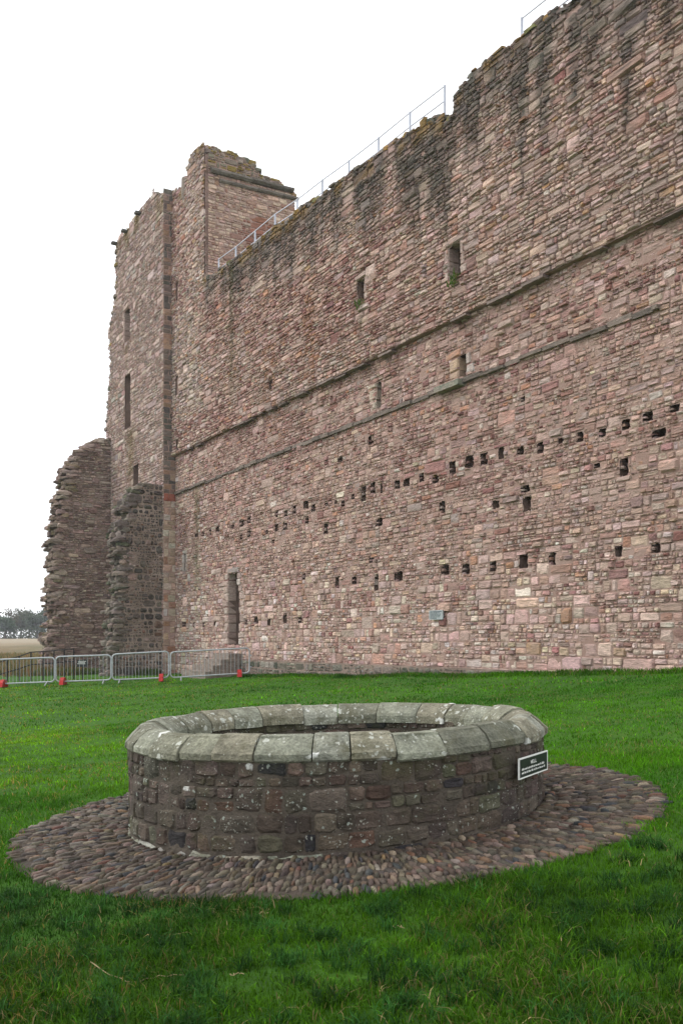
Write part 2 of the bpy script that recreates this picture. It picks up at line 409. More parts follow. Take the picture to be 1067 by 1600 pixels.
def stone_shapes(R, rng, gap=(0.006, 0.022), prot=(0.01, 0.055), rough=0.012, n=8, corner=(0.10, 0.34), back=-0.08, rim=(-0.02, 0.008), tilt=0.05, inset=(0.08, 0.2)):
    """R (N,4) rects -> u, v, d arrays (N, 3n+1)"""
    m = len(R); U = lambda a, b, *s: rng.uniform(a, b, s)
    g = U(*gap, m, 4)
    x0, x1, y0, y1 = R[:, 0] + g[:, 0], R[:, 1] - g[:, 1], R[:, 2] + g[:, 2], R[:, 3] - g[:, 3]
    x1 = np.maximum(x1, x0 + .02); y1 = np.maximum(y1, y0 + .02)
    cx, cy = (x0 + x1) / 2, (y0 + y1) / 2; hw, hh = (x1 - x0) / 2, (y1 - y0) / 2; ms = np.minimum(hw, hh)
    c = U(*corner, m, 8) * ms[:, None] * 2
    cu = np.minimum(c, hw[:, None] * .9); cv = np.minimum(c[:, ::-1], hh[:, None] * .9)
    X = np.stack([-hw + cu[:, 0], hw - cu[:, 1], hw, hw, hw - cu[:, 4], -hw + cu[:, 5], -hw, -hw], 1)
    Yy = np.stack([-hh, -hh, -hh + cv[:, 1], hh - cv[:, 4], hh, hh, hh - cv[:, 5], -hh + cv[:, 0]], 1)
    if n == 10:                                              # extra points on the long edges
        X = np.stack([X[:, 0], (X[:, 0] + X[:, 1]) / 2, *[X[:, k] for k in range(1, 5)], (X[:, 4] + X[:, 5]) / 2, *[X[:, k] for k in range(5, 8)]], 1)
        Yy = np.stack([Yy[:, 0], Yy[:, 0], *[Yy[:, k] for k in range(1, 5)], Yy[:, 5], *[Yy[:, k] for k in range(5, 8)]], 1)
    jit = ms[:, None] * 0.13
    X = X + U(-1, 1, m, n) * jit; Yy = Yy + U(-1, 1, m, n) * jit * .8
    ins = U(*inset, m)[:, None] * ms[:, None] * 2
    sx = 1 - ins / hw[:, None].clip(.02); sy = 1 - ins / hh[:, None].clip(.02)
    Xi = X * sx.clip(.3) + U(-1, 1, m, n) * jit * .5; Yi = Yy * sy.clip(.3) + U(-1, 1, m, n) * jit * .5
    pr = U(*prot, m) ** 1.0
    tl = U(-tilt, tilt, m, 2)
    dr = U(*rim, m, n)
    di = pr[:, None] + Xi * tl[:, :1] + Yi * tl[:, 1:] + U(-1, 1, m, n) * rough
    dc = pr + U(-1, 1, m) * rough * 1.6
    z = np.zeros((m, 1))
    u = np.concatenate([X * .96, X, Xi, U(-.25, .25, m, 1) * hw[:, None]], 1) + cx[:, None]
    v = np.concatenate([Yy * .96, Yy, Yi, U(-.25, .25, m, 1) * hh[:, None]], 1) + cy[:, None]
    d = np.concatenate([np.full((m, n), back), dr, np.maximum(di, dr + .003), dc[:, None]], 1)
    return u, v, d
def palette(rng, m, pal, jit=0.12):
    w = np.array([p[0] for p in pal], float); w /= w.sum()
    c = np.array([p[1] for p in pal])[rng.choice(len(pal), m, p=w)]
    c = c * rng.uniform(1 - jit * 1.6, 1 + jit * 1.6, (m, 1)) * rng.uniform(1 - jit * .5, 1 + jit * .5, (m, 3))
    return c.clip(0.01, 0.8)
def screen_size(V):
    """V (N,K,3) world -> rough visible pixel area in the photograph, 0 when out of frame"""
    Y = np.maximum(V[..., 1], 0.2)
    X = V[..., 0] / Y * F + 533.5; Z = 1003 - (V[..., 2] - CZ) / Y * F
    a = (X.max(1) - X.min(1)) * (Z.max(1) - Z.min(1))
    cx, cz = X.mean(1), Z.mean(1)
    return np.where((cx > 0) & (cx < 1067) & (cz > 0) & (cz < 1600) & (V[..., 1].mean(1) > .5), a, 0)
def emit_stones(V, C, n, mat, parent, base, name, vis=None, limit=300, smooth=False, minarea=0, bedded=False):
    """largest `limit` stones become parts of their own, the rest one stuff part"""
    m = len(V); k = V.shape[1]
    q, t = stone_topology(n)
    base = np.asarray(base, float)
    C = np.broadcast_to(C[:, None, :], (m, k, 3)) if C.ndim == 2 else C
    rnd = np.broadcast_to(RNG.random(m)[:, None], (m, k))
    a = screen_size(V)
    if vis is not None: a = a * vis
    order = np.argsort(-a)
    own = [i for i in order[:limit] if a[i] > minarea]
    V0 = V - base
    for i in own:
        link(name, np_mesh(name, V0[i], [q, t], mat, C[i], rnd[i], smooth), parent)
    rest = np.setdiff1d(np.arange(m), own)
    if len(rest):
        if bedded: q = q[n:]                                # the buried sides of bedded rubble are never seen
        off = (np.arange(len(rest)) * k)[:, None, None]
        o = link(name + '_rubble', np_mesh(name + '_rubble', V0[rest], [(q[None] + off).reshape(-1, 4), (t[None] + off).reshape(-1, 3)], mat, C[rest], rnd[rest], smooth), parent)
        o['kind'] = 'stuff'
def mortar_sheet(pl, base, u0, u1, v0, v1, holes, inside, dfun, name, mat, parent, step=0.22, amp=0.028, depth=0.7, seed=3, bias=-0.002, darkmat=None):
    us = np.unique(np.round(np.concatenate([np.arange(u0, u1, step), [u1], *[[h[0] - h[2] / 2, h[0] + h[2] / 2] for h in holes]]), 3))
    vs = np.unique(np.round(np.concatenate([np.arange(v0, v1, step), [v1], *[[h[1] - h[3] / 2, h[1] + h[3] / 2] for h in holes]]), 3))
    us = us[(us >= u0 - 1e-6) & (us <= u1 + 1e-6)]; vs = vs[(vs >= v0 - 1e-6) & (vs <= v1 + 1e-6)]
    Ug, Vg = np.meshgrid(us, vs)
    D = dfun(Ug, Vg) + bias + (fbm(Ug * 2.1, Vg * 2.1, seed, 3) - .5) * 2 * amp
    P = pl.P(Ug, Vg, D).reshape(-1, 3)
    nu = len(us); cu = (us[:-1] + us[1:]) / 2; cv = (vs[:-1] + vs[1:]) / 2
    CU, CV = np.meshgrid(cu, cv); keep = inside(CU, CV)
    for (uc, vc, w, h) in holes:
        keep &= ~((abs(CU - uc) < w / 2) & (abs(CV - vc) < h / 2))
    jj, ii = np.where(keep); i = jj * nu + ii
    flip = np.dot(np.cross(pl.u, UP), pl.n) < 0
    hr_ = np.random.default_rng(seed + 50)
    for (uc, vc, w, h) in holes:                            # broken, uneven mouths
        a0, a1, b0, b1 = uc - w / 2, uc + w / 2, vc - h / 2, vc + h / 2
        on = (Ug > a0 - .002) & (Ug < a1 + .002) & (Vg > b0 - .002) & (Vg < b1 + .002)
        k_ = min(.10 * min(w, h), .045)
        Ug[on] += hr_.uniform(-k_, k_, on.sum()); Vg[on] += hr_.uniform(-k_, k_, on.sum())
    P = pl.P(Ug, Vg, D).reshape(-1, 3)
    qd = np.stack([i, i + 1, i + nu + 1, i + nu], 1)
    if flip: qd = qd[:, ::-1]
    mb = MB(base); mb.add(P, qd)
    for (uc, vc, w, h) in holes:
        a0, a1, b0, b1 = uc - w / 2, uc + w / 2, vc - h / 2, vc + h / 2
        dd = float(dfun(np.array(uc), np.array(vc))); dp = depth if h > .6 else float(hr_.uniform(.25, .6))
        g_ = .035
        f = pl.P([a0 - g_, a1 + g_, a1 + g_, a0 - g_], [b0 - g_, b0 - g_, b1 + g_, b1 + g_], dd - .05)
        k = pl.P([a0, a1, a1, a0], [b0, b0, b1, b1], dd - dp)
        mr = MB(base); mr.add(np.concatenate([f, k]), [(0, 1, 5, 4), (1, 2, 6, 5), (2, 3, 7, 6), (3, 0, 4, 7), (4, 5, 6, 7)])
        mr.build('reveal', M_REVEAL, parent)
    o = mb.build(name, mat, parent)
    return o
def wavy(R, seed, amp=0.05):
    cu, cv = (R[:, 0] + R[:, 1]) / 2, (R[:, 2] + R[:, 3]) / 2
    off = (fbm(cu * .22, cv * .22, seed, 2) - .5) * 2 * amp + (vnoise(cu * .9, cv * .9, seed + 5) - .5) * amp * .5
    R = R.copy(); R[:, 2] += off; R[:, 3] += off; return R

PAL_PINK = [(6, (.40, .295, .25)), (4, (.45, .355, .31)), (2.5, (.36, .24, .20)), (1.2, (.47, .385, .31)), (.8, (.24, .135, .115)),
            (2, (.34, .285, .265)), (0.4, (.40, .24, .16)), (0.8, (.52, .47, .43)), (0.7, (.27, .195, .185))]
PAL_RED = [(4, (.34, .22, .195)), (2.2, (.27, .165, .15)), (3, (.41, .305, .27)), (1, (.21, .115, .10)), (0.5, (.38, .22, .15)), (1.2, (.45, .37, .335))]
PAL_GREY = [(5, (.37, .30, .265)), (3, (.31, .255, .23)), (3, (.42, .335, .295)), (.8, (.31, .20, .165)), (1, (.245, .205, .19)), (.3, (.38, .25, .15))]
PAL_LIGHT = [(4, (.48, .38, .335)), (4, (.53, .44, .39)), (1.2, (.53, .44, .34)), (1, (.38, .26, .225)), (1.6, (.58, .54, .50)), (.6, (.29, .17, .15)), (.4, (.48, .32, .22))]

def lumps(centers, sizes, rng, axes):
    """rounded irregular blocks, (N,25,3)"""
    m = len(centers); n = 8; an = np.arange(n) * 2 * math.pi / n + .39
    cx = np.sign(np.cos(an)) * abs(np.cos(an)) ** .6; cy = np.sign(np.sin(an)) * abs(np.sin(an)) ** .6
    r0 = rng.uniform(.85, 1.15, (m, 3, n)); zz = np.array([-.6, .35, .95])
    sc = np.array([.95, 1.0, .62])
    L = np.zeros((m, 25, 3))
    for k in range(3):
        L[:, k * 8:k * 8 + 8, 0] = cx * sc[k] * r0[:, k]; L[:, k * 8:k * 8 + 8, 1] = cy * sc[k] * r0[:, k]
        L[:, k * 8:k * 8 + 8, 2] = zz[k] + rng.uniform(-.12, .12, (m, n))
    L[:, 24, 2] = 1.0 + rng.uniform(-.1, .1, m)
    L *= sizes[:, None, :]
    ya, ti = rng.normal(0, .22, m)[:, None], rng.normal(0, .10, m)[:, None]
    L[..., 0], L[..., 1] = L[..., 0] * np.cos(ya) - L[..., 1] * np.sin(ya), L[..., 0] * np.sin(ya) + L[..., 1] * np.cos(ya)
    L[..., 2] += ti * L[..., 0]
    ax = np.asarray(axes)
    return centers[:, None, :] + L @ ax
# ------------------------------------------------------------------ openings
PUTLOG = [(3.01,7.08,.4,.2),(3.87,7.04,.39,.21),(4.81,7.04,.3,.31),(5.73,7.09,.5,.29),(7.53,7.03,.35,.2),(8.57,7.07,.54,.3),(9.36,7.13,.38,.3),(8.49,6.46,.37,.28),(9.38,6.51,.35,.3),
 (12.18,7.07,.3,.27),(12.97,6.99,.3,.25),(13.76,7.06,.35,.36),(14.78,7.12,.4,.32),(12.95,6.47,.37,.31),(12.14,6.47,.29,.31),(11.18,6.4,.26,.19),(14.85,6.5,.33,.3),
 (2.66,2.45,.24,.21),(3.95,2.44,.31,.21),(5.37,2.48,.25,.22),(1.22,2.49,.5,.25),(9.0,2.46,.32,.24),(10.08,2.54,.41,.32),(11.39,2.41,.3,.28),(12.95,2.55,.34,.42),(14.26,2.46,.36,.24),(14.58,4.23,.25,.27),
 (11.8,5.93,.25,.14),(15.4,6.92,.35,.3),(18.41,6.98,.24,.21),(19.16,6.98,.33,.53),(19.78,7.09,.38,.44),(20.35,6.99,.17,.33),(21.34,6.99,.35,.3),(21.89,6.97,.37,.26),(22.77,7.01,.26,.28),(23.52,6.84,.33,.24),
 (17.17,6.94,.24,.15),(17.69,6.81,.26,.22),(16.46,6.94,.22,.14),(16.39,5.98,.31,.42),(23.88,5.89,.31,.37),(17.26,3.84,.27,.41),(18.5,3.85,.31,.29),(20.0,3.68,.28,.57),(21.4,3.82,.48,.34),(19.69,4.51,.31,.18),
 (24.04,3.86,.42,.34),(19.61,8.85,.4,.31),(20.18,5.82,.42,.26),(17.48,8.52,.37,.19),(24.42,7.05,.33,.4),(25.26,7.11,.41,.37),(25.96,7.08,.35,.39),(26.74,7.12,.25,.34),(27.57,7.03,.29,.25),(28.39,6.99,.27,.32),
 (29.19,7.04,.22,.16),(27.67,8.5,.18,.15),(27.77,5.92,.38,.21),(27.85,5.48,.33,.4),(26.5,5.64,.29,.25),(29.89,7.0,.24,.26),(30.67,6.95,.25,.23),(31.46,7.01,.27,.25),(32.13,7.07,.32,.23),(32.93,7.1,.28,.18),
 (32.47,6.59,.41,.19),(31.4,5.96,.29,.45),(30.48,6.13,.22,.13),(31.22,3.85,.24,.28),(32.38,3.83,.26,.22),(25.09,3.82,.37,.31),(26.37,3.81,.3,.29),(27.69,3.86,.4,.38),(28.85,3.85,.3,.34)]
WINDOWS = [(24.80,13.44,.61,1.06),(19.30,14.32,.52,.86),(24.94,10.16,.36,.68),(20.18,10.36,.30,.93),(11.96,12.66,.31,.42),(0.77,20.4,.50,1.0),(0.72,15.35,.50,1.0),(0.85,12.12,.5,.6),(1.38,5.78,.36,.95)]
DOOR = [(7.72,3.12,1.36,3.42)]
LEDGE, STRING = 11.66, 9.66
TOPS = np.array([(0,26.1),(2.0,25.6),(2.05,25.7),(2.2,26.5),(2.8,26.85),(4.48,26.7),(4.5,20.0),(5.5,19.75),(7.6,19.45),(13.8,19.25),(17.9,18.95),(22,18.8),(23.9,18.45),(24.2,18.2),(24.6,18.12),(24.72,18.6),(25.2,18.75),(26.1,18.88),(27.5,18.8),(29.8,18.6),(33.2,18.5),(44,18.4)])
def top_at(u):
    u = np.asarray(u, float)
    return np.interp(u, TOPS[:, 0], TOPS[:, 1]) + (vnoise(u * 1.1, 0 * u, 71) - .5) * .14 + (vnoise(u * 3.3, 0 * u, 72) - .5) * .12
def wall_off(u, v):
    return np.where(v > LEDGE, .20, 0.0) + 0 * np.asarray(u, float)

# ------------------------------------------------------------------ curtain wall and tower (front plane is one campaign of masonry)
curtain = empty('curtain_wall', J + 20 * DS, 'high red sandstone curtain wall with slit windows and rows of putlog holes', 'castle wall')
tower = empty('ruined_tower', J - 4 * DS, 'tall ruined square tower at the left end of the curtain wall', 'tower')
CB, TB = np.array(curtain.location), np.array(tower.location)
rng = np.random.default_rng(21)
U1 = 39.0
holes = PUTLOG + WINDOWS + DOOR
R = np.concatenate([gen_cells(0, U1, -0.6, 4.4, rng, bigp=.5), gen_cells(0, U1, 4.4, LEDGE, rng, bigp=.22, asp=(1.3, 3.8), maxh=.25), gen_cells(0, U1, LEDGE, 27.2, rng, band=(.24, .46), splith=.6, asp=(1.7, 4.6), maxh=.24, bigp=.28)])
R = wavy(R, 31)
# some big squared blocks set among the rubble
cu, cv = (R[:, 0] + R[:, 1]) / 2, (R[:, 2] + R[:, 3]) / 2
R = R[(cv < top_at(cu) - .02)]
R = clip_holes(R, holes)
u, v, d = stone_shapes(R, rng, corner=(.05, .22), prot=(.004, .042), tilt=.08, rough=.013)
cu, cv = (R[:, 0] + R[:, 1]) / 2, (R[:, 2] + R[:, 3]) / 2
lost = (rng.random(len(R)) < .018) & (np.minimum(R[:, 1] - R[:, 0], R[:, 3] - R[:, 2]) < .2)          # stones weathered back into the face
d = d - lost[:, None] * .09
out = rng.random(len(R)) < .10
d[:, 16:] += (out * rng.uniform(.02, .06, len(R)))[:, None]
upz = cv > LEDGE
d[:, 16:] += (upz * rng.uniform(0, .035, len(R)))[:, None] + upz[:, None] * (v[:, 16:] - cv[:, None]) * rng.uniform(-.05, .25, len(R))[:, None]
V = WALL.P(u, v, d + wall_off(0, cv)[:, None])
def wall_colours(cu, cv, rng):
    m = len(cu); pk = palette(rng, m, PAL_PINK, .13); rd = palette(rng, m, PAL_RED, .13); gr = palette(rng, m, PAL_GREY, .13); lt = palette(rng, m, PAL_LIGHT, .17)
    f = fbm(cu * .16, cv * .4, 41, 3) + rng.uniform(-.22, .22, m)
    c = pk.copy()
    band = (cv > STRING - 3.5) & (cv < LEDGE)
    s = np.where(band, f > .50, f > .70); c[s] = rd[s]
    s = (cv > LEDGE) & (f < .52); c[s] = gr[s] * 1.12
    c[cv > LEDGE] *= 1.08
    s = (cv < 4.6) & (rng.random(m) < np.interp(cv, [0, 2.5, 4.6], [.8, .65, .15])); c[s] = lt[s]
    return c * np.array([1.09, .985, .96])
C = wall_colours(cu, cv, rng)
# dark biofilm streaks hanging from the exposed wall head, and orange lichen along it
Vv = v; Uu = u
dist = top_at(cu) - cv
streak = fbm(Uu * 2.4, Vv * .03, 55, 3)
reach = np.interp(cu, [0, 5, 12, 20, 26, 44], [0.7, 2.0, 2.3, 2.6, 3.0, 2.8])
a = np.clip((reach[:, None] * (0.60 + .8 * (streak - .3) / .4 + .5 * (fbm(Uu * .5, Vv * .08, 57, 2) - .4)) - (top_at(Uu) - Vv)) / 1.7, 0, 1) ** .8 * np.clip(.62 + .5 * fbm(Uu * 3, Vv * 2, 56, 2), 0, 1)
a *= np.where(cu < 4.5, .5, 1)[:, None]
C3 = np.broadcast_to(C[:, None], (*u.shape, 3)).copy()
C3 = C3 * (1 - .86 * a[..., None]) + np.array([.060, .058, .048]) * (.86 * a[..., None])
li = np.clip((fbm(Uu * 2.2, Vv * 1.5, 58, 3) - .52) / .08, 0, 1) * np.clip((.75 - (top_at(Uu) - Vv)) / .5, 0, 1)
C3 = C3 * (1 - .7 * li[..., None]) + np.array([.25, .145, .022]) * (.7 * li[..., None])
for (uc, v1_, ln, w) in [(7.9, 19.4, 7.0, .35), (19.3, 13.8, 1.6, .3), (24.8, 12.9, .8, .35), (3.1, 9.6, 6.0, .6)]:
    gmask = np.clip(1 - abs(Uu - uc) / w, 0, 1) * (Vv < v1_) * np.clip((Vv - (v1_ - ln)) / 1.0, 0, 1) * .6
    C3 = C3 * (1 - gmask[..., None]) + np.array([.12, .115, .05]) * gmask[..., None]
for (uc, vc, w, h) in [(11.9, 12.2, .6, 2.2), (15.4, 13.7, .5, 1.8), (14.58, 3.6, .25, .9), (28.0, 16.4, .32, .14)]:
    s = (abs(cu - uc) < w) & (abs(cv - vc) < h) & (rng.random(len(cu)) < .4)
    C3[s] = np.array([.36, .20, .135]) * rng.uniform(.75, 1.15, (s.sum(), 1, 1))
is_t = cu < 4.5
hc, hs_ = [], []
for (uc, vc, w, h) in PUTLOG:                                # broken stone left in the mouths of the putlog holes
    for sx_, sy_ in ((rng.choice([-1, 1]), -1), (rng.choice([-1, 1]), 1), (-1, 0)):
        if rng.random() < .75:
            hc.append(WALL.P(uc + sx_ * w * .5, vc + sy_ * h * .48, -.10)); hs_.append((w * rng.uniform(.14, .34), .09, h * rng.uniform(.12, .26)))
Vh = lumps(np.array(hc).reshape(-1, 3), np.array(hs_), rng, [DS, NR, UP]); Ch = palette(rng, len(Vh), PAL_RED)
emit_stones(Vh, Ch, 8, M_WALL, curtain, CB, 'hole_stone', limit=60)
emit_stones(V[~is_t], C3[~is_t], 8, M_WALL, curtain, CB, 'stone', bedded=True)
wall_face_tower = (V[is_t], C3[is_t])

def front_sheet(u0, u1, parent, base, hl):
    for (a, b) in ((-0.6, LEDGE), (LEDGE, 27.0)):
        hh = [h for h in hl if u0 - .1 < h[0] < u1 and a < h[1] < b]
        mortar_sheet(WALL, base, u0, u1, a, b, hh, lambda U, Vq: (Vq < top_at(U) - .1), lambda U, Vq, o=(.20 if a > 0 else 0.0): o + 0 * Vq, 'mortar', M_MORTAR, parent, depth=2.8, bias=(-.022 if a > 0 else -.004))
front_sheet(4.49, U1, curtain, CB, holes)
front_sheet(0.0, 4.49, tower, TB, holes)
# underside of the set-back, wall core, top and hidden faces
mb = MB(CB)
q = WALL.P([0.0, U1, U1, 0.0], [LEDGE] * 4, [-.05, -.05, .17, .17]); mb.add(q, [(0, 1, 2, 3)])
us = np.arange(4.5, U1 + .01, .25); tp = top_at(us) - .08
pf, pb = WALL.P(us, tp, .13), WALL.P(us, tp - .1, -2.9); pl_ = WALL.P(us, -1.0 + 0 * us, -2.9)
n_ = len(us); i = np.arange(n_ - 1)
mb.add(np.concatenate([pf, pb, pl_]), np.concatenate([np.stack([i, i + 1, n_ + i + 1, n_ + i], 1), np.stack([n_ + i, n_ + i + 1, 2 * n_ + i + 1, 2 * n_ + i], 1)]))
mb.build('wall_core', M_MORTAR, curtain)
# capping rubble on the wall head: lumps of stone bedded in turf and lichen
uu = np.cumsum(rng.uniform(.28, .62, 120)) + 4.6; uu = uu[uu < U1]
for dd in (.05, -.4, -.85):
    uj = uu + rng.uniform(-.1, .1, len(uu))
    cen = WALL.P(uj, top_at(uj) - .10 + rng.uniform(-.06, .05, len(uj)), dd)
    Vc = lumps(cen, np.stack([rng.uniform(.17, .33, len(uj)), rng.uniform(.14, .24, len(uj)), rng.uniform(.07, .15, len(uj))], 1), rng, [DS, NR, UP])
    cc = palette(rng, len(uj), [(3, (.16, .145, .12)), (2, (.11, .105, .085)), (1.6, (.24, .15, .03)), (1, (.15, .14, .05))])
    emit_stones(Vc, cc, 8, M_WALL, curtain, CB, 'cap_stone', limit=(60 if dd > 0 else 0))

# lower string course (a broken roof drip) and the window sill that interrupts it
x = 0.1
while x < 32.5:
    L = random.uniform(.5, 1.1)
    if True:
        mb = MB(CB); e = random.uniform(.07, .18); h = random.uniform(.05, .10); vv = STRING + random.uniform(-.04, .035)
        a0, a1 = x + .008, min(x + L, 32.55) - .008
        p = np.concatenate([WALL.P(a0, [vv - h, vv - h, vv + h * .4, vv + h], [-.05, e * .85, e, -.05]), WALL.P((a0 + a1) / 2, [vv - h * .9, vv - h * 1.1, vv + h * .5, vv + h], [-.05, e * .95, e * 1.05, -.05]), WALL.P(a1, [vv - h, vv - h, vv + h * .4, vv + h], [-.05, e * .85, e * .97, -.05])])
        mb.add(p, [(0, 1, 5, 4), (1, 2, 6, 5), (2, 3, 7, 6), (4, 5, 9, 8), (5, 6, 10, 9), (6, 7, 11, 10), (0, 3, 2, 1), (8, 9, 10, 11)])
        k = random.uniform(.75, 1.3)
        mb.build('string_stone', M_WALL, curtain, col=(.165 * k, .135 * k, .115 * k))
    x += L
mb = MB(CB); mb.box(WALL.P(24.45, STRING - .05, .13), DS * .62, NR * .17, UP * .09)
mb.build('window_sill', M_WALL, curtain, col=(.21, .215, .17))
# drip stones surviving under the set-back
x = 1.0
while x < U1:
    L = random.uniform(.4, 1.0)
    if random.random() > .5:
        mb = MB(CB); e = random.uniform(.08, .15)
        mb.box(WALL.P(x + L / 2, LEDGE + random.uniform(-.10, -.03), e), DS * (L / 2 - .01), NR * random.uniform(.12, .20), UP * random.uniform(.018, .045))
        k = random.uniform(.7, 1.3); mb.build('ledge_stone', M_WALL, curtain, col=(.20 * k, .155 * k, .135 * k))
    x += L
# dressed jambs and lintels round the openings
def dress(o, parent, base, pal, side=.26, pl=WALL, off=0.0, name='jamb_stone', sides=(-1, 1), top=True):
    uc, vc, w, h = o
    y = vc - h / 2
    while y < vc + h / 2 - .05:
        hh = min(random.uniform(.22, .5), vc + h / 2 - y)
        for sg in sides:
            L = random.uniform(.5, 1.5) * side
            R1 = np.array([[min(uc + sg * w / 2, uc + sg * (w / 2 + L)), max(uc + sg * w / 2, uc + sg * (w / 2 + L)), y, y + hh]])
            jamb_block(pl, R1, off, parent, base, random.choice(pal), name)
        y += hh
    if top: jamb_block(pl, np.array([[uc - w / 2 - side * .7, uc + w / 2 + side * .9, vc + h / 2, vc + h / 2 + .2]]), off, parent, base, pal[0], 'lintel')
JR = np.random.default_rng(404)
def jamb_block(pl, R1, off, parent, base, c, name):
    u, v, d = stone_shapes(R1, JR, gap=(.002, .010), prot=(.035, .06), corner=(.03, .14), rough=.008, back=-.4)
    emit_stones(pl.P(u, v, d + off), np.array([c]) * JR.uniform(.85, 1.12), 8, M_WALL, parent, base, name, limit=1)
JP = [(.40, .30, .26), (.44, .345, .30), (.36, .27, .235), (.46, .38, .33)]
dress(WINDOWS[0], curtain, CB, JP, .22, off=.20)
dress(WINDOWS[1], curtain, CB, JP, .16, off=.20, sides=(1,))
dress(WINDOWS[2], curtain, CB, [(.46, .33, .23), (.43, .31, .23)], .5, sides=(-1,), top=False); dress(WINDOWS[2], curtain, CB, [(.46, .42, .39)], .3, sides=(1,), top=False)
dress(WINDOWS[3], curtain, CB, [(.50, .42, .34), (.48, .39, .31)], .42, sides=(-1,), top=False)
dress(WINDOWS[8], tower, TB, [(.50, .44, .40), (.48, .42, .39)], .15)
# big squared door quoins, ragged like the photograph's right-hand side
y = 1.42
while y < 4.80:
    hh = random.uniform(.28, .6)
    for sg in (-1, 1):
        jag = random.uniform(-.02, .02) if sg < 0 else (random.choice([0.0, .06, .13, .2, .26]) if y < 4.0 else .32)
        L = random.uniform(.3, .75); a0 = 7.72 + sg * (.68 - jag); a1 = a0 + sg * L
        jamb_block(WALL, np.array([[min(a0, a1), max(a0, a1), y, y + hh]]), 0.0, curtain, CB, random.choice(JP + [(.48, .42, .38), (.36, .27, .24)]), 'quoin')
    y += hh
jamb_block(WALL, np.array([[6.9, 8.3, 4.83, 5.1]]), 0.0, curtain, CB, (.38, .33, .31), 'lintel')

# plinth of lime-crusted rubble along the foot of the wall
pr = np.random.default_rng(5)
R = wavy(gen_cells(8.7, U1, -.5, .72, pr, band=(.2, .36), cell=(.3, 1.0)), 77, .03)
u, v, d = stone_shapes(R, pr, gap=(.01, .04), prot=(0, .04))
R2 = palette(pr, len(R), [(3, (.17, .15, .125)), (2, (.11, .105, .08)), (2, (.25, .225, .19)), (1, (.08, .08, .06))])
mb = MB(CB)
emit_stones(WALL.P(u, v, d + .13), R2, 8, M_STUB, curtain, CB, 'plinth_stone', limit=120, bedded=True)
mortar_sheet(WALL, CB, 8.7, U1, -.5, .74, [], lambda U, Vq: Vq > -9, lambda U, Vq: .13 + 0 * Vq, 'plinth_mortar', M_STUBMORTAR, curtain)
mb = MB(CB); mb.add(WALL.P([8.7, U1, U1, 8.7], [.74, .74, .76, .76], [.13, .13, -.03, -.03]), [(0, 1, 2, 3)]); mb.add(WALL.P([8.7, 8.7, 8.7, 8.7], [-.5, .74, .76, -.5], [.13, .13, -.03, -.03]), [(0, 1, 2, 3)])
mb.build('plinth_top', M_STUBMORTAR, curtain)

# ------------------------------------------------------------------ tower
tr = np.random.default_rng(33)
TV, TC = [wall_face_tower[0]], [wall_face_tower[1] * np.array([.98, 1.04, 1.05])]
LE = np.array([FACE.px(*p) for p in [(184, 374), (182, 392), (180.5, 454), (178, 475), (171, 515), (171.5, 548), (173, 566), (170.5, 593), (169.5, 616), (167, 641), (165, 674), (166, 720)]])[::-1]
def left_edge(v):
    return np.interp(v, LE[:, 1], LE[:, 0]) + (vnoise(v * 1.9, 0 * v, 88) - .5) * .22
def face_top(u): return np.interp(u, [-10.5, -8.7, -8.0, -1.9, -1.65, -1.2, 0], [25.6, 26.0, 26.35, 26.6, 26.75, 26.1, 26.0]) + (vnoise(np.asarray(u) * 1.5, 0 * np.asarray(u), 89) - .5) * .25
FWIN = [(-6.25, 20.55, 1.05, 1.9), (-6.2, 15.95, 1.1, 3.2), (-4.65, 11.2, .95, 1.5)]
R = wavy(gen_cells(-10.6, 0.0, -1.0, 27.0, tr, band=(.24, .46), splith=.5, asp=(1.4, 4), maxh=.27), 35)
cu, cv = (R[:, 0] + R[:, 1]) / 2, (R[:, 2] + R[:, 3]) / 2
R = R[(cu > left_edge(cv)) & (cv < face_top(cu))]
R = clip_holes(R, FWIN)
u, v, d = stone_shapes(R, tr)
cu, cv = (R[:, 0] + R[:, 1]) / 2, (R[:, 2] + R[:, 3]) / 2
TV.append(FACE.P(u, v, d)); c = np.array([1.0, .95, .925]) * palette(tr, len(R), [(5, (.41, .325, .29)), (3, (.36, .28, .25)), (2, (.46, .385, .35)), (.8, (.30, .20, .17)), (1, (.30, .27, .25))])
C3 = np.broadcast_to(c[:, None], (*u.shape, 3)).copy()
li = np.clip((fbm(u * 1.3, v * .5, 90, 3) - .5) / .1, 0, 1) * np.clip((1.5 - (face_top(cu) - cv)) / 1.2, 0, .8)[:, None]
for (uc, v1_, ln, w) in [(-6.4, 19.4, 1.6, .5), (-5.6, 14.2, 3.5, 1.2), (-.9, 26.2, 2.5, .5)]:
    li = np.maximum(li, np.clip(1 - abs(u - uc) / w, 0, 1) * (v < v1_) * np.clip((v - (v1_ - ln)) / 1.0, 0, 1) * .6)
C3 = C3 * (1 - li[..., None]) + np.array([.17, .125, .03]) * li[..., None]
TC.append(C3)
mortar_sheet(FACE, TB, -10.6, 0.0, -1.0, 27.0, FWIN, lambda U, Vq: (U > left_edge(Vq) + .12) & (Vq < face_top(U) - .12), lambda U, Vq: 0 * Vq, 'mortar', M_MORTAR, tower, depth=1.6, amp=.03, bias=-.012)
dress(FWIN[0], tower, TB, JP, .22, pl=FACE, sides=(-1,), top=False)
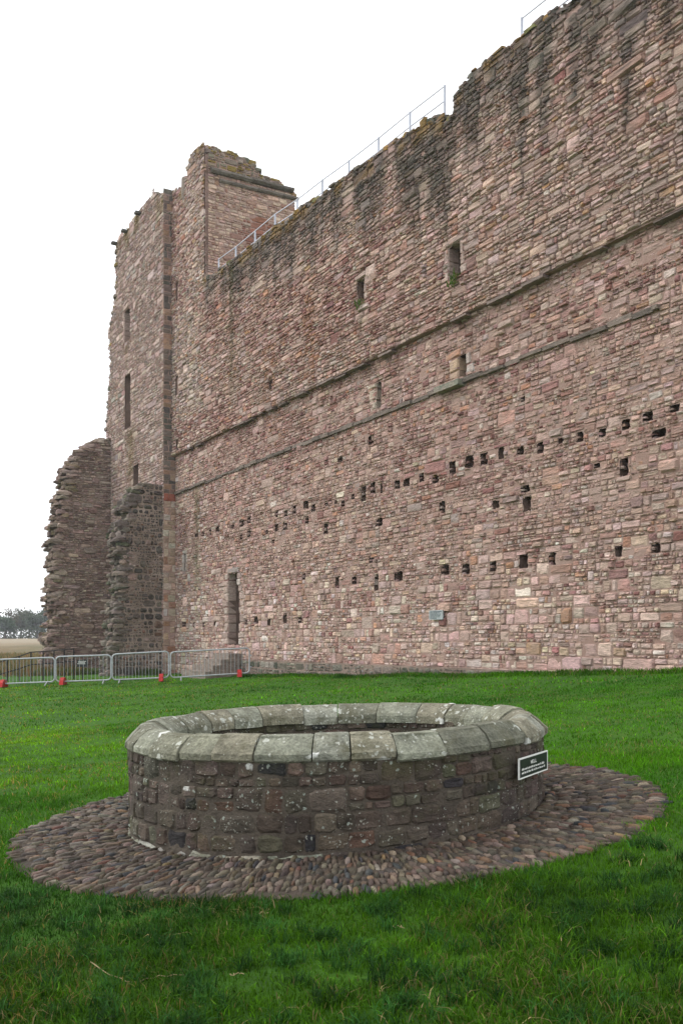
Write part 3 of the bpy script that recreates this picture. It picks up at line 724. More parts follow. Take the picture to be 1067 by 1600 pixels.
# stepped return: dressed blocks in level courses
y = -.6; quo = []
while y < 26.0:
    hh = tr.uniform(.24, .46) if y < 9.6 else tr.uniform(.2, .36)
    cutp = tr.uniform(.2, .5)
    quo += [(0.0, cutp, y, y + hh), (cutp, .70, y, y + hh)]; y += hh
R = np.array(quo); u, v, d = stone_shapes(R, tr, gap=(.003, .012), prot=(.005, .025), corner=(.03, .12))
cv = (R[:, 2] + R[:, 3]) / 2
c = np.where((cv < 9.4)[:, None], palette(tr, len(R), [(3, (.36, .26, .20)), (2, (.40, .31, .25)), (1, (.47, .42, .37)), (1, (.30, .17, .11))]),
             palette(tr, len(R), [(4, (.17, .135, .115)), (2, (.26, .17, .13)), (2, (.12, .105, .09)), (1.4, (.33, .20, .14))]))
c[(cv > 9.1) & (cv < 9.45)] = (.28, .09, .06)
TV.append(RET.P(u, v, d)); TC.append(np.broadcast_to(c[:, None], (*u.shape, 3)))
mortar_sheet(RET, TB, -.05, .69, -.6, 26.0, [], lambda U, Vq: Vq > -9, lambda U, Vq: 0 * Vq, 'return_mortar', M_MORTAR, tower, amp=.004)
# right-hand face of the tower head, above the wall walk
prof = np.array([UPPER.px(*p) for p in [(322, 231), (336, 231), (352, 234), (379, 246), (399, 257), (404, 263), (409.5, 268.5), (437.6, 280), (441, 289), (457, 297.6), (461, 303)]])
QMAX = UPPER.px(461.5, 330)[0]
def up_top(q): return np.interp(q, prof[:, 0], prof[:, 1]) + (vnoise(np.asarray(q) * 2.3, 0 * np.asarray(q), 91) - .5) * .2
R = wavy(gen_cells(0.0, QMAX, 18.5, 27.6, tr, band=(.2, .4), splith=.5, asp=(1.6, 4), maxh=.24), 36, .03)
cu, cv = (R[:, 0] + R[:, 1]) / 2, (R[:, 2] + R[:, 3]) / 2
R = R[cv < up_top(cu)]; u, v, d = stone_shapes(R, tr); cu, cv = (R[:, 0] + R[:, 1]) / 2, (R[:, 2] + R[:, 3]) / 2
c = palette(tr, len(R), [(4, (.47, .34, .265)), (3, (.41, .285, .225)), (2, (.37, .27, .225)), (1, (.32, .19, .14)), (1.5, (.51, .38, .30))])
m1 = np.array([UPPER.px(328.7, 266.4), UPPER.px(457, 298.7)]); m2 = np.array([UPPER.px(342.7, 282.5), UPPER.px(467.8, 312.7)])
hi = cv > np.interp(cu, m1[:, 0], m1[:, 1]); c[hi] = palette(tr, int(hi.sum()), [(3, (.19, .16, .12)), (2, (.22, .16, .045)), (2, (.24, .18, .14))])
red = (np.hypot((cu - 2.9) / 1.2, (cv - 22.6) / .9) < 1) & (tr.random(len(cu)) < .7); c[red] = palette(tr, int(red.sum()), [(1, (.24, .11, .075))])
TV.append(UPPER.P(u, v, d)); TC.append(np.broadcast_to(c[:, None], (*u.shape, 3)))
mortar_sheet(UPPER, TB, 0.0, QMAX, 18.5, 27.6, [], lambda U, Vq: Vq < up_top(U) - .1, lambda U, Vq: 0 * Vq, 'head_mortar', M_MORTAR, tower)
emit_stones(np.concatenate(TV), np.concatenate(TC), 8, M_TOWER, tower, TB, 'stone', bedded=True)
for (mm, e, hh) in ((m1, .26, .13), (m2, .17, .10)):
    q0, q1 = mm[0, 0], min(mm[1, 0], QMAX + .15); x = q0
    while x < q1:
        L = min(random.uniform(.5, .9), q1 - x); vv = np.interp(x + L / 2, mm[:, 0], mm[:, 1]); sl = (mm[1, 1] - mm[0, 1]) / (mm[1, 0] - mm[0, 0])
        mb = MB(TB); ee = e * random.uniform(.8, 1.1)
        prf = [(-.05, -1), (ee * .55, -1), (ee, -.3), (ee, .5), (ee * .5, 1), (-.05, 1)]
        p = np.concatenate([UPPER.P(xx, [vv + (xx - x - L / 2) * sl + b * hh for a_, b in prf], [a_ for a_, b in prf]) for xx in (x + .006, x + L - .006)])
        mb.add(p, [(k, (k + 1) % 6, 6 + (k + 1) % 6, 6 + k) for k in range(6)] + [(0, 3, 2, 1), (0, 5, 4, 3), (6, 7, 8, 9), (6, 9, 10, 11)])
        k = random.uniform(.8, 1.2); mb.build('moulding_stone', M_TOWER, tower, col=(.15 * k, .13 * k, .11 * k)); x += L
# solid core: step, head block, broken crests
mb = MB(TB)
def prism(mb, pl, poly_u, top, bot, d0, d1):
    us = np.asarray(poly_u); k = len(us)
    f0, f1 = pl.P(us, top, d0), pl.P(us, top - .15, d1); g0, g1 = pl.P(us, bot + 0 * us, d0), pl.P(us, bot + 0 * us, d1)
    i = np.arange(k - 1)
    mb.add(np.concatenate([f0, f1, g0, g1]), np.concatenate([np.stack([i, i + 1, k + i + 1, k + i], 1), np.stack([i, 2 * k + i, 2 * k + i + 1, i + 1], 1), np.stack([k + i, k + i + 1, 3 * k + i + 1, 3 * k + i], 1)]).tolist() + [(0, k, 3 * k, 2 * k), (k - 1, 3 * k - 1, 4 * k - 1, 2 * k - 1)])
uq = np.linspace(2.1, 4.40, 12); prism(mb, WALL, uq, top_at(uq) - .12, 11.7, .10, -1.6)
qq = np.linspace(.08, QMAX - .03, 24); prism(mb, UPPER, qq, up_top(qq) - .12, 15, -.06, -2.4)
uq = np.linspace(0.02, 2.15, 10); prism(mb, WALL, uq, top_at(uq) - .12, 11.7, .10, -1.5)
uq = np.linspace(-8.2, -.06, 30); prism(mb, FACE, uq, face_top(uq) - .14, -.5, -1.0, -2.2)
q = WALL.P([-10.0, 4.55, 4.55, -10.0], [-1, -1, 20, 20], -2.9); mb.add(q, [(0, 1, 2, 3)])      # hidden back and end of the tower
q = WALL.P([-9.3] * 4, [-1, -1, 20, 20], [-2.9, .2, .2, -2.9]); mb.add(q, [(0, 1, 2, 3)])
q = WALL.P([-9.3, 4.5, 4.5, -9.3], [20] * 4, [-2.9, -2.9, -.3, -.3]); mb.add(q, [(0, 1, 2, 3)])
mb.build('tower_core', M_MORTAR, tower)
# broken left end of the tower face: toothing blocks course by course
cen, siz = [], []
for y in np.arange(-.5, 26.2, .27):
    for dd in (-.25, -.75, -1.2):
        cen.append(FACE.P(left_edge(np.array(y)) + .26 + tr.uniform(-.06, .10), y, dd + tr.uniform(-.1, .1))); siz.append((tr.uniform(.22, .34), tr.uniform(.25, .34), tr.uniform(.11, .17)))
for uq in np.arange(-8.2, -.1, .38):
    for dd in (-.3, -.8): cen.append(FACE.P(uq, face_top(np.array(uq)) - .15 + tr.uniform(-.08, .06), dd)); siz.append((.26, .28, tr.uniform(.08, .16)))
for uq in np.arange(.15, 4.3, .36):
    for dd in (-.15, -.6): cen.append(WALL.P(uq, top_at(np.array(uq)) - .15 + tr.uniform(-.1, .08), dd)); siz.append((.25, .26, tr.uniform(.1, .2)))
for uq in np.arange(.1, QMAX, .34):
    for dd in (-.2, -.7): cen.append(UPPER.P(uq, up_top(np.array(uq)) - .16 + tr.uniform(-.1, .08), dd)); siz.append((.24, .26, tr.uniform(.1, .2)))
cen = np.array(cen).reshape(-1, 3); siz = np.array(siz)
emit_stones(lumps(cen, siz, tr, [DS, NR, UP]), palette(tr, len(cen), [(3, (.27, .215, .18)), (2, (.20, .165, .13)), (1, (.25, .18, .06)), (1, (.16, .15, .12))]), 8, M_TOWER, tower, TB, 'broken_stone', limit=150)
# small stone spouts sticking out under the wall head
for (a, b) in ((220, 334), (199, 362), (183, 381)):
    uq, vq = FACE.px(a, b); mb = MB(TB); mb.box(FACE.P(uq, vq, .12), DS * .16, NR * .22, UP * .06); mb.build('stone_spout', M_TOWER, tower, col=(.10, .10, .09))
# half-round turret stub at the wall head
mb = MB(TB); c0 = WALL.P(1.7, 24.2, -.1); mb.tube([c0, c0 + UP * 1.0, c0 + UP * 1.85], [.2, .42, .40], 12); mb.build('turret_stub', M_TOWER, tower, col=(.22, .18, .15))

# ------------------------------------------------------------------ broken wall stubs in front of the tower
def stub(name, label, pl, pts, thick, seed, pal, endpal, mat, mortar, band, rough, gap=(.008, .03)):
    sr = np.random.default_rng(seed)
    P = np.array([pl.px(*p) for p in pts]); P = P[np.argsort(P[:, 1])]
    top = P[:, 1].max(); emax = lambda v: np.interp(v, P[:, 1], P[:, 0]) + (vnoise(np.asarray(v) * 1.7, 0 * np.asarray(v), seed) - .5) * rough * 2
    base = pl.P(1.5, -.3, -thick / 2)
    th = empty(name, base, label, 'ruined wall')
    R = gen_cells(0.0, P[:, 0].max() + .4, -.9, top, sr, **band); R = wavy(R, seed, .03)
    cu, cv = (R[:, 0] + R[:, 1]) / 2, (R[:, 2] + R[:, 3]) / 2
    R = R[cu < emax(cv) - .08]
    u, v, d = stone_shapes(R, sr, gap=gap, prot=(.01, .10), corner=(.15, .42), tilt=.14, rough=.025)
    cu, cv = (R[:, 0] + R[:, 1]) / 2, (R[:, 2] + R[:, 3]) / 2
    VV = [pl.P(u, v, d)]; CC = [pal(cu, cv, sr)]
    # broken end: stones of the core left standing at every depth
    cen, siz = [], []
    v_ = -.6
    while v_ < top:
        h = sr.uniform(.12, .30); jut = sr.normal(0, rough * .5)
        for t in np.arange(.12, thick, .38):
            w = t / thick
            e = float(emax(v_)) - .22 + jut + sr.uniform(-rough, rough) * .7 - .25 * w * sr.random()
            if e < .1: continue
            cen.append(pl.P(e, v_, -t)); siz.append((sr.uniform(.26, .46), sr.uniform(.16, .28), h * sr.uniform(.55, .85)))
        v_ += h
    cen = np.array(cen).reshape(-1, 3); siz = np.array(siz)
    VV.append(lumps(cen, siz, sr, [pl.u, pl.n, UP])); CC.append(palette(sr, len(cen), endpal))
    emit_stones(np.concatenate(VV), np.concatenate(CC), 8, mat, th, base, 'stone', limit=300, minarea=30)
    mortar_sheet(pl, base, 0.0, P[:, 0].max() + .3, -.9, top, [], lambda U, Vq: U < emax(Vq) - .2, lambda U, Vq: 0 * Vq, 'mortar', mortar, th, amp=.05, seed=seed, bias=-.01)
    mb = MB(base)
    for y in np.arange(-.9, top - .1, .25):
        e = float(emax(y + .12)) - .3
        if e > .1: mb.box(pl.P(e / 2, y + .125, -thick / 2 - .05), pl.u * e / 2, pl.n * (thick / 2 - .03), UP * .126)
    mb.build('core', mortar, th)
    return th
PA = [(3, (.31, .22, .19)), (2, (.26, .195, .17)), (2, (.36, .28, .235)), (1.0, (.20, .13, .115)), (1, (.39, .32, .26))]
stub('wall_stub', 'taller broken wall stub with ragged end, leftmost ruin beside the trees', STUBA,
     [(172, 684), (140, 691), (118, 712), (108, 735), (103, 762), (96, 795), (90, 830), (88, 880), (84, 930), (80, 975), (82, 1010), (78, 1060)], 2.6, 101,
     lambda cu, cv, r: palette(r, len(cu), PA), [(3, (.24, .18, .15)), (2, (.30, .23, .19)), (1, (.19, .15, .09)), (1, (.17, .12, .10))], M_STUB, M_STUBMORTAR, dict(band=(.2, .42), cell=(.4, 1.2), splith=.55, asp=(1.5, 4), maxh=.28), .22)
def palB(cu, cv, r):
    c = palette(r, len(cu), [(4, (.085, .072, .062)), (3, (.14, .115, .10)), (1.2, (.20, .12, .09)), (1, (.24, .19, .16))])
    m = (cv < 6.4) & (cv > 4.2) & (cu > 1.5); c[m] = palette(r, int(m.sum()), [(1, (.37, .28, .25)), (1, (.33, .23, .20))]); return c
stub('wall_stub', 'lower dark rubble stub with exposed mortar core, standing against the tower corner', STUBB,
     [(246, 757), (222, 758), (206, 775), (195, 800), (190, 830), (190, 880), (186, 920), (180, 950), (174, 985), (172, 1020), (170, 1060)], 1.9, 102,
     palB, [(3, (.15, .125, .105)), (2, (.22, .18, .15)), (1, (.11, .11, .07))], M_STUB, M_CORE, dict(band=(.28, .5), cell=(.35, .8), splith=.3, asp=(1.0, 2.2), maxh=.36), .2, gap=(.012, .06))

# ------------------------------------------------------------------ steps, plaque, wall-walk railing
steps = empty('stone_steps', WALL.P(7.6, 0, 1.0), 'worn stone steps leading up to the narrow doorway in the wall', 'steps')
SB = np.array(steps.location)
for k in range(4):
    mb = MB(SB); dpt = 1.9 - .42 * k; zt = .22 + .27 * k
    mb.box(WALL.P(7.35 + .1 * k, zt - .35, dpt / 2 + .02), DS * (1.45 - .17 * k), NR * dpt / 2, UP * .35)
    mb.build('step', M_STUB, steps, col=(.23, .19, .16))
plq = empty('wall_plaque', WALL.P(23.7, 2.43, .1), 'small blue-grey inscribed plaque fixed low on the curtain wall', 'plaque')
PB = np.array(plq.location)
mb = MB(PB); mb.box(WALL.P(23.7, 2.43, .10), DS * .36, NR * .025, UP * .15); mb.build('plate', M_PLAQUE, plq)
mb = MB(PB)
for r in range(6):
    x = -.30
    while x < .28:
        w = random.uniform(.03, .09)
        if r == 0 or x + w < (.28 if r < 5 else .1): mb.box(WALL.P(23.7 + x + w / 2, 2.43 + .105 - r * .042, .127), DS * w / 2, NR * .003, UP * (.011 if r else .016))
        x += w + .02
mb.build('lettering', M_PLAQUETEXT, plq)

def railing(label, ss, tz, hgt, set_):
    o = empty('guard_rail', WALL.P(ss[0], top_at(ss[0]), set_), label, 'railing', 'railings on the wall head'); b = np.array(o.location)
    pts = []
    for s_, t_ in zip(ss, tz):
        mb = MB(b); p = WALL.P(s_, t_, set_); mb.tube([p - UP * .9, p + UP * hgt], .042, 6); mb.build('post', M_RAIL, o); pts.append(p)
    for f in (1.0, .52):
        mb = MB(b); mb.tube([p + UP * hgt * (f - .02) for p in pts], .024, 5); mb.build('rail', M_RAIL, o)
railing('long thin metal railing along the wall head running left to the tower', [5.6, 7.62, 9.73, 11.74, 13.8, 15.9, 17.93, 19.97, 21.92, 23.86], [19.45, 19.3, 19.25, 19.2, 19.0, 18.9, 18.75, 18.65, 18.6, 18.5], 1.0, -.12)
railing('short metal railing along the wall head at the top right', [27.5, 29.76, 32.0, 34.2, 36.4, 38.6], [18.55, 18.45, 18.4, 18.3, 18.3, 18.3], 1.0, -.12)

# ------------------------------------------------------------------ well
well = empty('stone_well', (WC[0], WC[1], 0), 'large round stone well with lichen-spotted coping, on the lawn', 'well')
WB = np.array([WC[0], WC[1], 0.0]); RO, RI = 1.885, 1.555
class Cyl:
    def __init__(s, r, sgn): s.r, s.sgn = r, sgn
    def P(s, u, v, d):
        u, v, d = np.broadcast_arrays(np.asarray(u, float), np.asarray(v, float), np.asarray(d, float))
        a = u / s.r; rr = s.r + d * s.sgn
        X, Y = np.cos(a) * rr, np.sin(a) * rr
        z = v + .03 * X + np.clip((.68 - v) / .7, 0, 1.2) * .045 * X
        return np.stack([X + WC[0], Y + WC[1], z], -1)
wr = np.random.default_rng(63)
for (cyl, v0, nm, lim) in ((Cyl(RO, 1), -.16, 'stone', 260), (Cyl(RI, -1), -1.6, 'lining_stone', 120)):
    ln = 2 * math.pi * cyl.r
    R = gen_cells(0, ln, v0, .70, wr, band=(.13, .23), cell=(.28, .7), splith=.14, asp=(1.3, 2.8), maxh=.21, bigp=.10)
    R = wavy(R, 64, .014); R[:, 3] = np.minimum(R[:, 3], .70)
    u, v, d = stone_shapes(R, wr, gap=(.002, .009), prot=(.002, .016), rough=.004, n=10, corner=(.08, .26), tilt=.06, rim=(-.012, .001), back=-.06)
    Vw = cyl.P(u, v, d)
    c = palette(wr, len(R), [(4, (.078, .060, .048)), (3, (.057, .044, .035)), (2, (.100, .076, .060)), (1.4, (.030, .028, .028)), (1.6, (.084, .078, .054)), (.5, (.085, .052, .040))])
    th_s = np.degrees((R[:, 0] + R[:, 1]) / 2 / cyl.r) % 360; vs_ = (R[:, 2] + R[:, 3]) / 2
    if cyl.sgn > 0:
        pale = (th_s > 182) & (th_s < 262) & (vs_ < .055 + .02 * np.sin(th_s)); c[pale] = palette(wr, int(pale.sum()), [(2, (.27, .255, .21)), (1, (.22, .21, .17))])
    vis = None
    emit_stones(Vw, c, 10, M_WELL, well, WB, nm, limit=lim)
    na, nv = 260, 24
    A, Vg = np.meshgrid(np.arange(na) / na * ln, np.linspace(v0, .71, nv)); D = -.004 + (fbm(A * 7, Vg * 7, 65, 3) - .5) * .026
    p = cyl.P(A, Vg, D); k = np.arange(na); q = []
    for r in range(nv - 1): q.append(np.stack([r * na + k, r * na + (k + 1) % na, (r + 1) * na + (k + 1) % na, (r + 1) * na + k], 1))
    mb = MB(WB); mb.add(p, np.concatenate(q)); mb.build('mortar' if cyl.sgn > 0 else 'lining_mortar', M_WELLMORTAR, well, smooth=True)
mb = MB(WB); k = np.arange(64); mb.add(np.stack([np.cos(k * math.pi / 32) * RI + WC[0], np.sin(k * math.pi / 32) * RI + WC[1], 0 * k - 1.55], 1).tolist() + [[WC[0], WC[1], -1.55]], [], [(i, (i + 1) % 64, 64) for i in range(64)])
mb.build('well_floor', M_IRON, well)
# coping: thick wedge stones with a rounded outer shoulder and a sloping inner face
prof0 = np.array([(1.895, .672), (1.915, .69), (1.915, .735), (1.903, .752), (1.86, .80), (1.80, .848), (1.79, .862), (1.73, .872), (1.675, .866), (1.60, .818), (1.55, .77), (1.535, .74), (1.53, .665), (1.72, .66)])
bound_px = [207, 233, 277, 330, 395, 487, 548, 620, 697, 768, 822]
ang = []
for bx in bound_px:                                     # joints seen along the front
    th_ = np.linspace(math.pi * 1.02, math.pi * 1.98, 800); xx = (WC[0] + 1.91 * np.cos(th_)) / (WC[1] + 1.91 * np.sin(th_)) * F + 533.5
    ang.append(float(np.interp(bx, xx, th_)))
a_ = ang[-1]
while True:
    a_ += wr.uniform(.19, .31)
    if a_ > ang[0] + 2 * math.pi - .16: break
    ang.append(a_)
ang.append(ang[0] + 2 * math.pi)
for a0, a1 in zip(ang[:-1], ang[1:]):
    n_s = 8; m_p = len(prof0); dz = wr.uniform(-.012, .012); dr_ = wr.uniform(-.015, .015); sc = wr.uniform(.97, 1.03)
    gapa = .003; rings = []; ctr = prof0.mean(0); seed = int(wr.integers(9999))
    for i_s, f in enumerate([0, .03, .12, .35, .65, .88, .97, 1]):
        a = a0 + gapa + (a1 - a0 - 2 * gapa) * f
        shr = .965 if i_s in (0, 7) else (.99 if i_s in (1, 6) else 1.0)
        pr_ = ctr + (prof0 - ctr) * shr * np.array([sc, 1])
        nn = (fbm(np.arange(m_p) * .7 + seed, np.full(m_p, a * 7.0), seed, 3) - .5) * .030
        r_ = pr_[:, 0] + nn + dr_; z_ = pr_[:, 1] + nn * .5 + dz
        X, Y = np.cos(a) * r_, np.sin(a) * r_
        rings.append(np.stack([X, Y, z_ + .03 * X], 1))
    v_ = np.concatenate(rings); k = np.arange(m_p)
    q = np.concatenate([np.stack([i * m_p + k, (i + 1) * m_p + k, (i + 1) * m_p + (k + 1) % m_p, i * m_p + (k + 1) % m_p], 1) for i in range(n_s - 1)])
    v_ = np.concatenate([v_, [rings[0].mean(0)], [rings[-1].mean(0)]])
    t = np.concatenate([np.stack([k, (k + 1) % m_p, np.full(m_p, n_s * m_p)], 1), np.stack([(n_s - 1) * m_p + (k + 1) % m_p, (n_s - 1) * m_p + k, np.full(m_p, n_s * m_p + 1)], 1)])
    base_c = np.array([(.235, .24, .185), (.205, .203, .15), (.27, .272, .22), (.22, .205, .15), (.165, .165, .125)])[wr.integers(5)] * wr.uniform(.88, 1.1)
    link('coping_stone', np_mesh('coping_stone', v_, [q, t], M_COPING, np.tile(base_c, (len(v_), 1)), np.full(len(v_), wr.random()), False), well)
# sign on the well: dark plate with a white border and white lettering
tan = np.array([.332, .55, 0]) / .6424; nrm = np.array([tan[1], -tan[0], 0])
sc_ = np.array([1.558, 7.575, .55]) + nrm * .022
upv = UP
sign = empty('well_sign', sc_, 'dark information sign with white border on the right side of the well', 'sign')
SW, SH = .335, .074
mb = MB(sc_); mb.box(sc_, tan * SW, nrm * .006, upv * SH); mb.build('sign_board', M_SIGN, sign)
mb = MB(sc_)
for sg in (-1, 1):
    mb.box(sc_ + upv * sg * (SH + .004) + nrm * .002, tan * (SW + .010), nrm * .0065, upv * .0055)
    mb.box(sc_ + tan * sg * (SW + .004) + nrm * .002, tan * .0065, nrm * .006, upv * (SH - .003))
mb.build('sign_border', M_WHITE, sign)
GL = {'W': [(0, 1, .25, 0), (.25, 0, .5, .7), (.5, .7, .75, 0), (.75, 0, 1, 1)], 'E': [(0, 0, 0, 1), (0, 0, .7, 0), (0, .5, .6, .5), (0, 1, .7, 1)], 'L': [(0, 0, 0, 1), (0, 0, .7, 0)]}
mb = MB(sc_); x = -.075
for ch in 'WELL':
    for (x0, y0, x1, y1) in GL[ch]:
        w_, h_ = .030, .024
        p0 = sc_ + tan * (x + x0 * w_) + upv * (.018 + y0 * h_) + nrm * .0065; p1 = sc_ + tan * (x + x1 * w_) + upv * (.018 + y1 * h_) + nrm * .0065
        dv = p1 - p0; L = np.linalg.norm(dv); dv /= L; mb.box((p0 + p1) / 2, dv * (L / 2 + .002), nrm * .0015, np.cross(nrm, dv) * .0028)
    x += .038
for r in range(2):                                      # two lines of small white text, too fine to read in the photograph
    x = -.285
    while x < .26:
        w = random.uniform(.025, .06); w = min(w, .285 - x); xx = x
        while xx < x + w - .004:
            hh = random.choice([.006, .006, .009])
            mb.box(sc_ + tan * (xx + .0035) + upv * (-.012 - r * .029 + hh - .006) + nrm * .0065, tan * .0024, nrm * .0015, upv * hh)
            xx += .0085
        x += w + .014
mb.build('lettering', M_WHITE, sign)

# ------------------------------------------------------------------ cobbled ring round the well
pave = grid = None
na, nr_ = 180, 12
A, Rr = np.meshgrid(np.arange(na) * 2 * math.pi / na, np.linspace(1.8, 2.97, nr_))
X, Y = np.cos(A) * Rr + WC[0], np.sin(A) * Rr + WC[1]
k = np.arange(na); q = np.concatenate([np.stack([r * na + k, r * na + (k + 1) % na, (r + 1) * na + (k + 1) % na, (r + 1) * na + k], 1) for r in range(nr_ - 1)])
zz = ground(X, Y) + .014 - np.clip((Rr - 2.85) / .12, 0, 1) * .05
pave = link('cobble_paving', np_mesh('cobble_paving', np.stack([X, Y, zz], -1).reshape(-1, 3), [q], M_PAVEBED, smooth=True)); pave['kind'] = 'structure'
cr = np.random.default_rng(71); cob = []
r_ = 1.89
while r_ < 2.92:
    L = cr.uniform(.10, .165); a = 0.0
    while a < 2 * math.pi:
        w = cr.uniform(.022, .060); da = w / (r_ + L / 2)
        cob.append((r_ + L / 2 + cr.uniform(-.035, .035), a + da / 2, L * cr.uniform(.6, 1.3), w)); a += da
    r_ += L * .98
cob = np.array(cob); m = len(cob)
edge = 2.89 + (vnoise(np.cos(cob[:, 1]) * 4 + 9, np.sin(cob[:, 1]) * 4 + 9, 73) - .5) * .16
cob = cob[cob[:, 0] + cob[:, 2] * .4 < edge + .03]; m = len(cob)
an = np.arange(8) * math.pi / 4
ex = np.sign(np.cos(an)) * abs(np.cos(an)) ** .8; ey = np.sign(np.sin(an)) * abs(np.sin(an)) ** .8
hgt = cr.uniform(.004, .028, m); L3 = np.zeros((m, 25, 3))
for kk, (s_, z_) in enumerate(((1.0, -.5), (.88, .7), (.55, 1.0))):
    j = cr.uniform(.78, 1.14, (m, 8))
    L3[:, kk * 8:kk * 8 + 8, 0] = ex * s_ * j * cob[:, 2:3] * .5; L3[:, kk * 8:kk * 8 + 8, 1] = ey * s_ * j * cob[:, 3:4] * .46
    L3[:, kk * 8:kk * 8 + 8, 2] = z_ * hgt[:, None] + cr.uniform(-.004, .004, (m, 8))
L3[:, 24, 2] = hgt * 1.05
L3[:, :, 2] += L3[:, :, 0] * cr.uniform(-.14, .14, (m, 1))
ca = cob[:, 1] + cr.normal(0, .16, m); cs, sn = np.cos(ca)[:, None], np.sin(ca)[:, None]
px_, py_ = np.cos(cob[:, 1]) * cob[:, 0] + WC[0], np.sin(cob[:, 1]) * cob[:, 0] + WC[1]
Vc = np.stack([L3[..., 0] * cs - L3[..., 1] * sn + px_[:, None], L3[..., 0] * sn + L3[..., 1] * cs + py_[:, None], L3[..., 2]], -1)
Vc[..., 2] += (ground(px_, py_) + .014)[:, None] + (ground(Vc[..., 0], Vc[..., 1]) - ground(px_, py_)[:, None])
cc = palette(cr, m, [(5, (.074, .055, .039)), (3, (.105, .079, .057)), (3, (.052, .041, .031)), (.9, (.034, .034, .036)), (1.4, (.155, .125, .096)), (.7, (.105, .055, .036)), (.3, (.14, .088, .046))], .2)
visc = (~((py_ > WC[1] + .2) & (abs(px_) < 1.85))).astype(float)
emit_stones(Vc, cc, 8, M_COBBLE, pave, (0, 0, 0), 'cobble', vis=visc, smooth=True, bedded=False)

# ------------------------------------------------------------------ crowd barriers
def barrier(label, xl, xr, Yl, Yr, tl, tr_, bl, br, red_side, nb):
    A = at(xl, bl, Yl); B = at(xr, br, Yr); At = at(xl, tl, Yl); Bt = at(xr, tr_, Yr)
    At[:2] = A[:2]; Bt[:2] = B[:2]
    gl, gr_ = float(ground(A[0], A[1])), float(ground(B[0], B[1]))
    # stand it on the ground
    for P_, g_ in ((A, gl), (B, gr_)): P_[2] = g_ + .17
    At[2] = A[2] + (tl and (bl - tl) * Yl / F); Bt[2] = B[2] + (br - tr_) * Yr / F
    mid = (A + B) / 2; o = empty('crowd_barrier', (mid[0], mid[1], (gl + gr_) / 2), label, 'barrier', 'crowd barriers in front of the tower'); b = np.array(o.location)
    e = B - A; e = e / np.linalg.norm(e); hh = At[2] - A[2]; r = .16; pts = []
    for c, s1, s2 in ((A, 1, 0), (B, -1, 0), (Bt, -1, 0), (At, 1, 0)):
        zs = 1 if c is A or c is B else -1
        arc = [c + e * s1 * r * (1 - math.sin(t)) + UP * zs * r * (1 - math.cos(t)) for t in (0, .52, 1.05, 1.57)]
        pts += arc if (c is B or c is At) else arc[::-1]
    # order: A (up->along), B, Bt, At
    def corner(c, d1, d2): return [c + d1 * r * (1 - math.sin(t)) + d2 * r * (1 - math.cos(t)) for t in (0, .52, 1.05, 1.57)]
    pts = corner(A, e, UP)[::-1] + corner(B, -e, UP) + corner(Bt, -e, -UP)[::-1] + corner(At, e, -UP)
    mb = MB(b); mb.tube(pts, .034, 8, closed=True); mb.build('frame', M_GALV, o, smooth=True)
    bar0 = None
    for k in range(1, nb):
        f = k / nb; p0 = A + (B - A) * f; p1 = At + (Bt - At) * f
        mb = MB(b); mb.tube([p0, p1], .009, 5); mb.build('bar', M_GALV, o)
    fw = np.cross(e, UP); fw /= np.linalg.norm(fw)                      # towards the camera
    if fw[1] > 0: fw = -fw
    for f, side in ((.13, 'l'), (.87, 'r')):
        p = A + (B - A) * f; g_ = float(ground(p[0], p[1]))
        mb = MB(b)
        if side == red_side:
            q0 = p.copy(); q0[2] = g_
            c = [q0 + fw * a_ + UP * z_ for a_, z_ in ((-.42, .02), (-.36, .16), (-.12, .34), (.12, .36), (.34, .24), (.44, .04))]
            v = np.concatenate([[k_ + e * .085 for k_ in c], [k_ - e * .085 for k_ in c]])
            mb.add(v, [(k, (k + 1) % 6, 6 + (k + 1) % 6, 6 + k) for k in range(6)] + [(0, 3, 2, 1), (0, 5, 4, 3), (6, 7, 8, 9), (6, 9, 10, 11)])
            ob = mb.build('foot', M_RED, o); ob['label'] = 'red plastic foot'
        else:
            for sg in (-1, 1): mb.tube([p, p + fw * sg * .40 + UP * (g_ + .02 - p[2])], .03, 6)
            mb.build('foot', M_GALV, o)
    for (c, z0) in ((Bt, .3), (Bt, .75)):
        mb = MB(b); q0 = c - UP * z0 * hh; mb.box(q0 + e * .05, e * .05, fw * .02, UP * .025); mb.build('hook', M_GALV, o)
barrier('leftmost silver crowd barrier, cut by the edge of the view', -6, 86, 40.2, 40.3, 1034, 1031, 1072, 1069, 'l', 17)
barrier('silver crowd barrier in front of the small black notice', 88, 174, 40.3, 40.5, 1030, 1025, 1069, 1064, 'l', 14)
barrier('silver crowd barrier in front of the dark rubble stub, red foot at its right end', 176, 264, 40.5, 40.8, 1023, 1021, 1063, 1062, 'r', 17)
barrier('longest crowd barrier, standing in front of the stone steps', 267, 390, 40.7, 41.3, 1021, 1013, 1061, 1052, 'r', 21)

